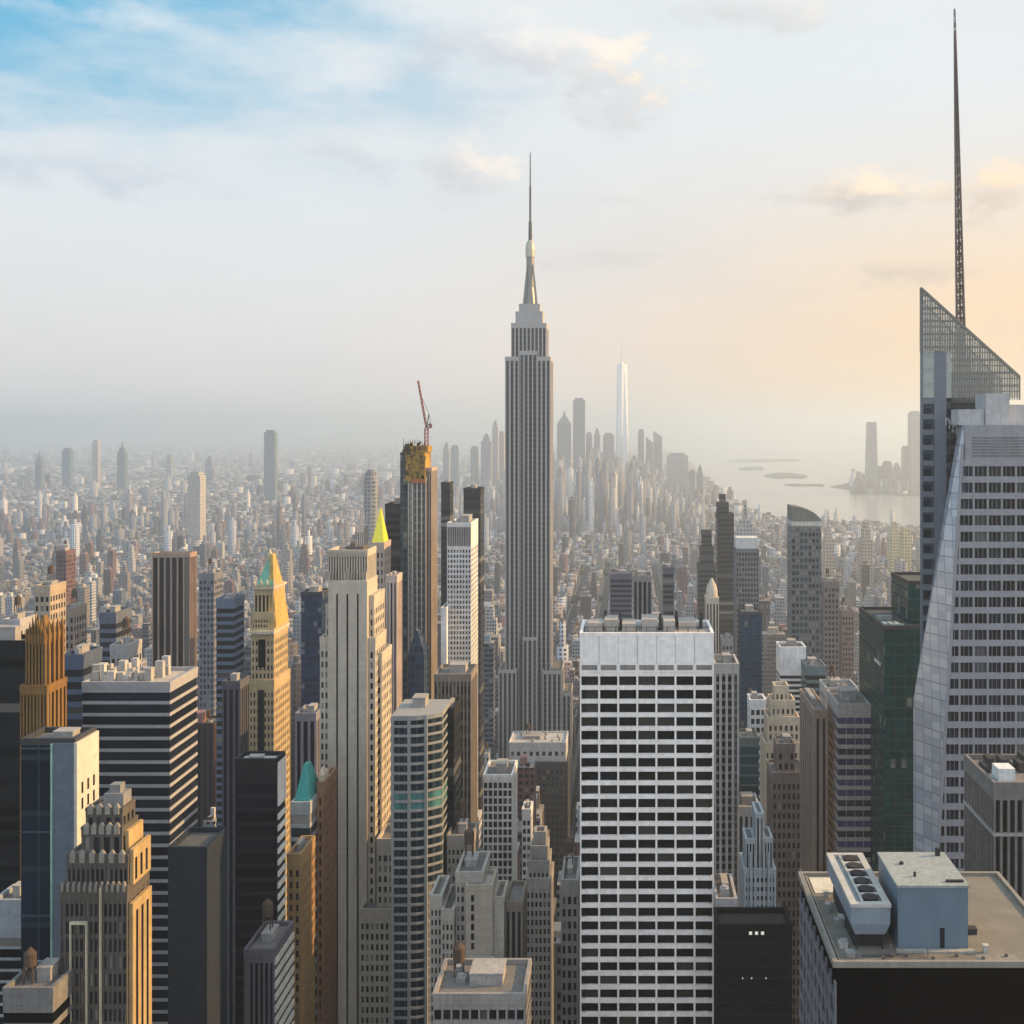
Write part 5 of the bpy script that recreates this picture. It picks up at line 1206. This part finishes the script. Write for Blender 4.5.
def taper_tower():
    Y = 8000; rt = root('tallest far downtown tower, tapering white glass with a thin mast', 615, 629, 336, Y, 70, 'the white tapering tower', 480, 'far_tower')
    X = lambda x: PX(x, Y); Zy = lambda y: PZ(y, Y)
    z0, z1 = 60, Zy(364); a0, a1 = X(615), X(629); c = (a0 + a1)/2; h0 = (a1 - a0)/2; yc = Y + 34
    bot = [(c + h0*u, yc + h0*v) for u, v in ((-1,-1),(0,-1),(1,-1),(1,0),(1,1),(0,1),(-1,1),(-1,0))]
    h1 = h0 * .72
    top_ = [(c + h1*u, yc + h1*v) for u, v in ((-.5,-.5),(0,-1),(.5,-.5),(1,0),(.5,.5),(0,1),(-.5,.5),(-1,0))]
    m_ = MB().box(a0, a1, yc - h0, yc + h0, 0, z0); m_.loft([(x, y, z0) for x, y in bot], [(x, y, z1) for x, y in top_])
    m_.build('curtain_wall', metal((.72, .74, .76), .25, .55), rt)
    MB().rings(c, yc, [(9, z1), (7, z1 + 12), (3.4, z1 + 14), (2.2, z1 + 90), (.4, Zy(336))], 8).build('mast', metal((.5, .5, .5)), rt)
taper_tower()

# ================================================================== THE REST OF THE CITY
COLS = [('tan', (.32, .27, .225)), ('red brick', (.23, .125, .115)), ('pale grey', (.44, .43, .42)), ('dark grey', (.13, .13, .14)), ('cream', (.48, .45, .39)),
        ('white', (.66, .65, .63)), ('brown', (.17, .13, .115)), ('slate blue', (.14, .18, .23)), ('pinkish', (.36, .29, .29)), ('black', (.035, .035, .04)), ('mid grey', (.27, .265, .26))]
CW = [10, 7, 9, 8, 7, 7, 6, 4, 6, 4, 9]
cov = np.zeros((1024, 1024), bool)
def rect_px(x0, x1, yt, Y, D):
    """screen box of a block's front and visible side, and of its roof"""
    k = Y / (Y + D); f0, f1 = VX + (x0 - VX) * k, VX + (x1 - VX) * k
    a, b = min(x0, f0), max(x1, f1)
    c, d = VY + (yt - VY) * k, yt
    cl = lambda v: int(max(0, min(1024, round(v))))
    return cl(a), cl(b), cl(min(c, d)), cl(x0), cl(x1)
items = []      # every block, near to far: (Y, kind, data)
for h_ in HEROES: items.append((h_[4], 0, h_))
def in_water(X, Y):
    if Y < 3500: return False
    x, y = VX + F * X / Y, VY + F * H / Y
    if y < 441: return x > 640
    pts = WATER; ins = False; j = len(pts) - 1
    for i in range(len(pts)):
        if (pts[i][1] > y) != (pts[j][1] > y) and x < (pts[j][0] - pts[i][0]) * (y - pts[i][1]) / (pts[j][1] - pts[i][1]) + pts[i][0]: ins = not ins
        j = i
    if ins and x > 850 and 477 < y < 495: return False
    return ins
rg = random.Random(77)
GEN = []
AVX = sorted([PX(q, 900) for q in (270, 370, 468, 556, 735, 820)])
lines = [AVX[0] - 78 * k for k in range(60, 0, -1)] + AVX + [AVX[-1] + 78 * k for k in range(1, 60)]
y = 470.0
while y < 3600:
    for la, lb in zip(lines, lines[1:]):
        if VX + F * lb / y < -20 or VX + F * la / (y + 50) > 1044: continue
        a, b = la + 14.5, lb - 14.5
        while b - a > 13:
            wd = min(b - a, rg.choice((15, 18, 22, 26, 32, 40) if y < 2000 else (14, 15, 16, 18, 22)));
            if b - a - wd < 12: wd = b - a
            for r_ in range(2):
                y0 = y + r_ * 25 + rg.uniform(0, 1.5); dp = 22.5 if rg.random() < .8 else 18
                X0, X1 = a + .3, a + wd - .3
                if any(X0 < f[1] + 2 and X1 > f[0] - 2 and y0 < f[3] + 2 and y0 + dp > f[2] - 2 for f in FOOT): continue
                u = rg.random()
                if y0 < 700: hh = rg.uniform(40, 190)
                elif y0 < 1300: hh = rg.uniform(45, 120) if u < .66 else rg.uniform(110, 215)
                elif y0 < 2000: hh = rg.uniform(30, 85) if u < .86 else rg.uniform(85, 175)
                elif y0 < 2700: hh = rg.uniform(20, 55) if u < .92 else rg.uniform(60, 125)
                else: hh = rg.uniform(12, 36) if u < .95 else rg.uniform(45, 115)
                px0, px1 = VX + F * X0 / y0, VX + F * X1 / y0
                lim = 0
                for q in HEROES:
                    if q[4] > y0 and q[0] - 3 < px1 and q[1] + 8 > px0: lim = max(lim, min(q[3], 1030))
                if 536 < (px0 + px1)/2 < 580 and y0 < 1000: lim = max(lim, 880 if y0 < 760 else 768)
                hm = H - (lim + rg.uniform(2, 10) - VY) * y0 / F
                if lim > 900 and hm < 20: continue
                if lim: hh = min(hh, hm)
                if 512 < (px0 + px1)/2 < 572 and 780 < y0 < 1055: hh = hm * rg.uniform(.72, 1)
                if hh < 12: hh = rg.uniform(9, 14)
                GEN.append((X0, X1, y0, dp, hh))
            a += wd
    y += 66
for q in GEN:
    X0, X1, y0, dp, hh = q
    items.append((y0, 1, q))
items.sort(key=lambda t_: t_[0])
vis = {}; hero_vis = []
for it in items:
    if it[1] == 0:
        x0, x1, yt, yb, Y, D, ref = it[2]
    else:
        X0, X1, Y, D, hh = it[2]; x0, x1 = VX + F * X0 / Y, VX + F * X1 / Y; yt = VY + F * (H - hh) / Y
    a, b, t0, c, d = rect_px(x0, x1, yt, Y, D)
    yl = int(min(1024, VY + F * H / Y)); 
    if b > a and yl > t0:
        if it[1]: vis[it[2]] = int((~cov[t0:yl, a:b]).sum())
        else: hero_vis.append((int((~cov[t0:yl, a:b]).sum()), it[2][:2], ref or ''))
        if it[1] or x1 - x0 > 12: cov[t0 + (0 if it[1] else 2):yl, a:b] = True
print('least visible landmarks', sorted(hero_vis)[:8])
cand = sorted([q for q in GEN if vis.get(q, 0) >= 10], key=lambda q: -vis[q])
IND = cand[:205]; inds = set(IND); REST = [q for q in GEN if q not in inds and (q[2] > 1200 or vis.get(q, 0) > 0)]
print('generic blocks', len(GEN), 'seen', len(cand), 'smallest kept', vis[IND[-1]])

REFS = [(h_[0], h_[1], h_[2], h_[4], h_[6]) for h_ in HEROES if h_[6]]
def relation(q):
    X0, X1, Y, D, hh = q; px = VX + F * (X0 + X1) / 2 / Y; pt = VY + F * (H - hh) / Y
    best = None
    for x0, x1, yt, Yr, ref in REFS:
        dd = max(0, x0 - px, px - x1)
        if best is None or dd + abs(Yr - Y) * .01 < best[0]: best = (dd + abs(Yr - Y) * .01, px < x0, px > x1, Y > Yr, ref)
    _, l, r, behind, ref = best
    if l: return ('behind and left of ' if behind else 'left of ') + ref
    if r: return ('behind and right of ' if behind else 'right of ') + ref
    return ('rising behind ' if behind else 'in front of ') + ref
SHAPES = ['flat block', 'stepped block', 'block with water tank', 'narrow-topped block']
plan = []
for q in IND:
    ci = rg.choices(range(len(COLS)), CW)[0]; sh = rg.choices(range(4), (4, 4, 4, 2))[0]
    size = 'low' if q[4] < 80 else ('tall' if q[4] > 150 else 'mid-height')
    plan.append([q, ci, sh, f"{size} {COLS[ci][0]} {SHAPES[sh]} {relation(q)}"])
from collections import defaultdict
gr = defaultdict(list)
for pl in plan: gr[pl[3]].append(pl)
ORD = ['first', 'second', 'third', 'fourth', 'fifth', 'sixth', 'seventh', 'eighth', 'ninth', 'tenth', 'eleventh', 'twelfth', 'thirteenth']
for lb, ps in gr.items():
    if len(ps) > 1:
        ps.sort(key=lambda pl: (pl[0][0] + pl[0][1]) / pl[0][2])
        for i, pl in enumerate(ps): pl[3] = ('leftmost ' if i == 0 else 'rightmost ' if i == len(ps) - 1 else ORD[i] + '-from-left ') + lb
for q, ci, sh, lb in plan:
    if len(lb.split()) > 16: lb = lb.replace(' seen', '').replace('behind and ', '')
    if len(lb.split()) > 16: lb = lb.replace('block with water tank', 'block')
    X0, X1, Y, D, hh = q; c = COLS[ci][1]; j = rg.uniform(.6, .95) if q[2] > 950 else rg.uniform(.3, .7); c = tuple(round(v * j, 2) for v in c)  # near blocks darkened in colour, standing in for street canyon shade
    rt = bpy.data.objects.new('city_block', None); COL.objects.link(rt); rt.location = ((X0 + X1)/2, Y + D/2, 0); rt['_b'] = 100
    tag(rt, lb, 'building', 'ordinary city blocks')
    wd = X1 - X0; v = vis[q]
    if sh in (1, 3): st = [(0, .62 if sh == 1 else .8, 0), (.12, .84, 2), (.22 if sh == 1 else .32, 1, 4)]
    else: st = [(0, 1, 0)]
    if Y < 950 and v > 1500:
        kd = rg.choice(('grid', 'grid', 'grid', 'ribs', 'bands')) if ci not in (9,) else 'bands'
        wm2 = wall(c, .85, .2); z0 = 0
        for ins, fr_, sb in st:
            zt = hh * fr_
            block(rt, X0 + wd*ins, X1 - wd*ins, Y + sb, Y + D - sb*.8, z0, zt, kd, wm2, GL, bay=rg.choice((2.8, 3.4, 4.2)), fl=rg.choice((4.8, 5.4, 6)), pf=rg.uniform(.4, .55) if kd != 'bands' else 0, sf=rg.uniform(.38, .5), dep=.45, top=rg.uniform(1.5, 4) if fr_ == 1 else 1.6)
            z0 = zt + .1
    else:
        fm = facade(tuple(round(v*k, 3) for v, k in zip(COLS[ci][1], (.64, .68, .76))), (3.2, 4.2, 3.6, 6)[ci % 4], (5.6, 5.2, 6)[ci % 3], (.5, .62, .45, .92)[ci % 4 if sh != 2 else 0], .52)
        m_ = MB(); z0 = 0
        for ins, fr_, sb in st: m_.box(X0 + wd*ins, X1 - wd*ins, Y + sb, Y + D - sb*.8, z0, hh * fr_); z0 = hh * fr_ - .2
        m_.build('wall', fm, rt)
    i2, _, sb = st[-1]; a, b = X0 + wd*i2, X1 - wd*i2
    bx = a + (b - a) * rg.uniform(.1, .4); bw = (b - a) * rg.uniform(.3, .5); bh = rg.uniform(3, 8)
    MB().box(bx, bx + bw, Y + sb + 6, Y + D - sb - 6, hh, hh + bh).build('roof_house', wall(tuple(min(.6, round(t_ * 1.15 + .04, 2)) for t_ in COLS[ci][1])), rt)
    if Y < 1300:
        eq = MB()
        for k in range(5): x = rg.uniform(a + 2, b - 2); yy = Y + sb + rg.uniform(1.5, 5); eq.box(x - 1, x + rg.uniform(0, 1.4), yy - .8, yy + .8, hh, hh + rg.uniform(1, 2.6))
        eq.build('roof_equipment', rg.choice((STEEL, DKM, ROOFL)), rt)
    if sh == 2: tank(rt, min(b - 3, bx + bw + 3.2) if bx + bw + 3 < b - 2.5 else bx + bw/2, Y + 9, hh + (0 if bx + bw + 3 < b - 2.5 else bh), 1.8, 4.4)

# everything farther off: one sheet of uncountable roofs
rn = np.random.RandomState(5)
bx = []; colr = []
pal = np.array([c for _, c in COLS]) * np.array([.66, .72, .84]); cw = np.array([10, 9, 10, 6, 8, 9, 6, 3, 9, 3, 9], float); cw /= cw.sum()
def add(X0, X1, Y0, Y1, Z0, Z1, c): bx.append((X0, X1, Y0, Y1, Z0, Z1)); colr.append(c)
def rc():
    c = pal[rn.choice(len(pal), p=cw)] * rn.uniform(.55, 1.35); return np.clip(c, .02, .8)
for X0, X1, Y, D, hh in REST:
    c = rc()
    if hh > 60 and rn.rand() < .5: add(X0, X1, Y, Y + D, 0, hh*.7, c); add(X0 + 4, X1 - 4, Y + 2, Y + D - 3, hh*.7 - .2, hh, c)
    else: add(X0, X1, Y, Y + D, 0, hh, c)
    w_ = (X1 - X0) * .3; add(X0 + w_, X0 + 2*w_, Y + 7, Y + D - 7, hh - .2, hh + rn.uniform(3, 8), rc())
def cell_noise(x, y): return .5 + .25*math.sin(x*.0021 + 1.3*math.sin(y*.0013)) + .25*math.sin(y*.0017 + x*.0009 + 2)
FF = [h_ for h_ in HEROES if h_[4] > 2400]
y = 3630.0
while y < 24000:
    st = 27 if y < 5600 else (46 if y < 9000 else 100)
    half0 = -(VX + 40) * y / F; half1 = (1064 - VX) * y / F; x = half0
    while x < half1:
        wd = st * rn.uniform(.45, .9); dp = st * rn.uniform(.45, .85); X0 = x + rn.uniform(0, 6); Y0 = y + rn.uniform(0, 8)
        px, py = VX + F * X0 / Y0, VY + F * H / Y0
        if y < 9000 and ((X0 + 40) % 245 < 26 or (Y0 % 190) < 16): x += st; continue
        if not in_water(X0, Y0) and not in_water(X0 + wd, Y0 + dp) and rn.rand() < .93:
            n_ = cell_noise(X0, Y0); u = rn.rand()
            base = rn.uniform(9, 30)
            if u > .975 - .06 * n_: base = rn.uniform(32, 80) * (.6 + .6 * n_)
            if u > .997 - .003 * n_: base = rn.uniform(90, 170)
            if y > 7000: base = min(base, 150)
            down = 445 < px < 700 and 4600 < Y0 < 8600          # the far downtown cluster
            if down: k_ = math.exp(-((px - 590) / 75.) ** 2); base = rn.uniform(50, 110 + 200 * k_) if u > .86 - .2 * k_ else rn.uniform(20, 70)
            if px > 850 and 460 < py < 497: base = rn.uniform(20, 120) if u > .5 else rn.uniform(10, 40)
            if px > 690 and py < 540 and not (px > 850 and py < 497): base = min(base, rn.uniform(30, 85))
            if not any(X0 < PX(h_[1], h_[4]) + 5 and X0 + wd > PX(h_[0], h_[4]) - 5 and Y0 < h_[4] + h_[5] + 5 and Y0 + dp > h_[4] - 5 for h_ in FF):
                c = rc()
                if down: c = np.array([.25, .25, .265]) * rn.uniform(.7, 1.6)
                if rn.rand() < .13: c = np.array([.8, .79, .77]) * rn.uniform(.8, 1)
                if base > 80: wd = min(wd, 34 + 10*rn.rand()); dp = min(dp, 34)
                add(X0, X0 + wd, Y0, Y0 + dp, 0, base, c)
                if base > 60 and y < 8000: add(X0 + wd*.25, X0 + wd*.7, Y0 + dp*.25, Y0 + dp*.7, base - .2, base + rn.uniform(6, 22), c)
        x += st * (1 if wd < st else 1.1)
    y += st * 1.02
B = np.array(bx, np.float32); n = len(B)
V = np.zeros((n, 8, 3), np.float32)
for i, (a, b, c) in enumerate(((0,2,4),(1,2,4),(1,3,4),(0,3,4),(0,2,5),(1,2,5),(1,3,5),(0,3,5))): V[:, i, 0] = B[:, a]; V[:, i, 1] = B[:, b]; V[:, i, 2] = B[:, c]
Q = np.array([(4,5,6,7),(0,1,5,4),(1,2,6,5),(2,3,7,6),(3,0,4,7)], np.int32)
I = (Q[None] + (np.arange(n, dtype=np.int32) * 8)[:, None, None]).reshape(-1)
me = bpy.data.meshes.new('distant_city'); me.vertices.add(n * 8); me.vertices.foreach_set('co', V.ravel())
me.loops.add(len(I)); me.loops.foreach_set('vertex_index', I); nf = n * 5
me.polygons.add(nf); me.polygons.foreach_set('loop_start', np.arange(nf, dtype=np.int32) * 4); me.polygons.foreach_set('loop_total', np.full(nf, 4, np.int32))
me.update(calc_edges=True)
at = me.attributes.new('bcol', 'FLOAT_COLOR', 'POINT')
cc = np.ones((n, 8, 4), np.float32); cc[:, :, :3] = np.array(colr, np.float32)[:, None, :]; at.data.foreach_set('color', cc.ravel())
me.materials.append(facade(None, 5.5, 7.0, .55, .55, (.03, .035, .05), .3, .12, roofc=(.19, .195, .21)))
o = bpy.data.objects.new('distant_city', me); COL.objects.link(o); tag(o, 'carpet of countless low roofs and blocks reaching to the horizon', 'city blocks', kind='stuff')
print('distant boxes', n)
# street trees far off, in patches
tm = wall((.05, .07, .03), .95, .5); tb = MB(); rt_ = random.Random(8)
for i in range(70):
    yy = rt_.uniform(2800, 7000); xx = rt_.uniform(-(VX) * yy / F, -20 * yy / F)
    for k in range(14):
        a = xx + rt_.gauss(0, 60); b = yy + rt_.gauss(0, 40); r_ = rt_.uniform(5, 10)
        tb.rings(a, b, [(r_*.5, 0), (r_, r_*.8), (r_*.8, r_*1.8), (.5, r_*2.3)], 6)
o = tb.build('tree_cover', tm); tag(o, 'dark green tree patches among the distant low roofs', 'trees', kind='stuff')

# ------------------------------------------------------------------ the air
hz_, t, p = nmat('air'); t.n.remove(p)
pv = t.new('ShaderNodeVolumePrincipled'); pv.inputs['Color'].default_value = (.82, .92, 1.0, 1); pv.inputs['Density'].default_value = HAZE; pv.inputs['Anisotropy'].default_value = .55
t.l.new(pv.outputs[0], [n_ for n_ in t.n if n_.type == 'OUTPUT_MATERIAL'][0].inputs['Volume'])
hz = MB().box(-41000, 41000, -7000, 55000, -1, 800).build('haze', hz_); tag(hz, 'pale bluish haze lying over the whole city', 'haze', kind='stuff')
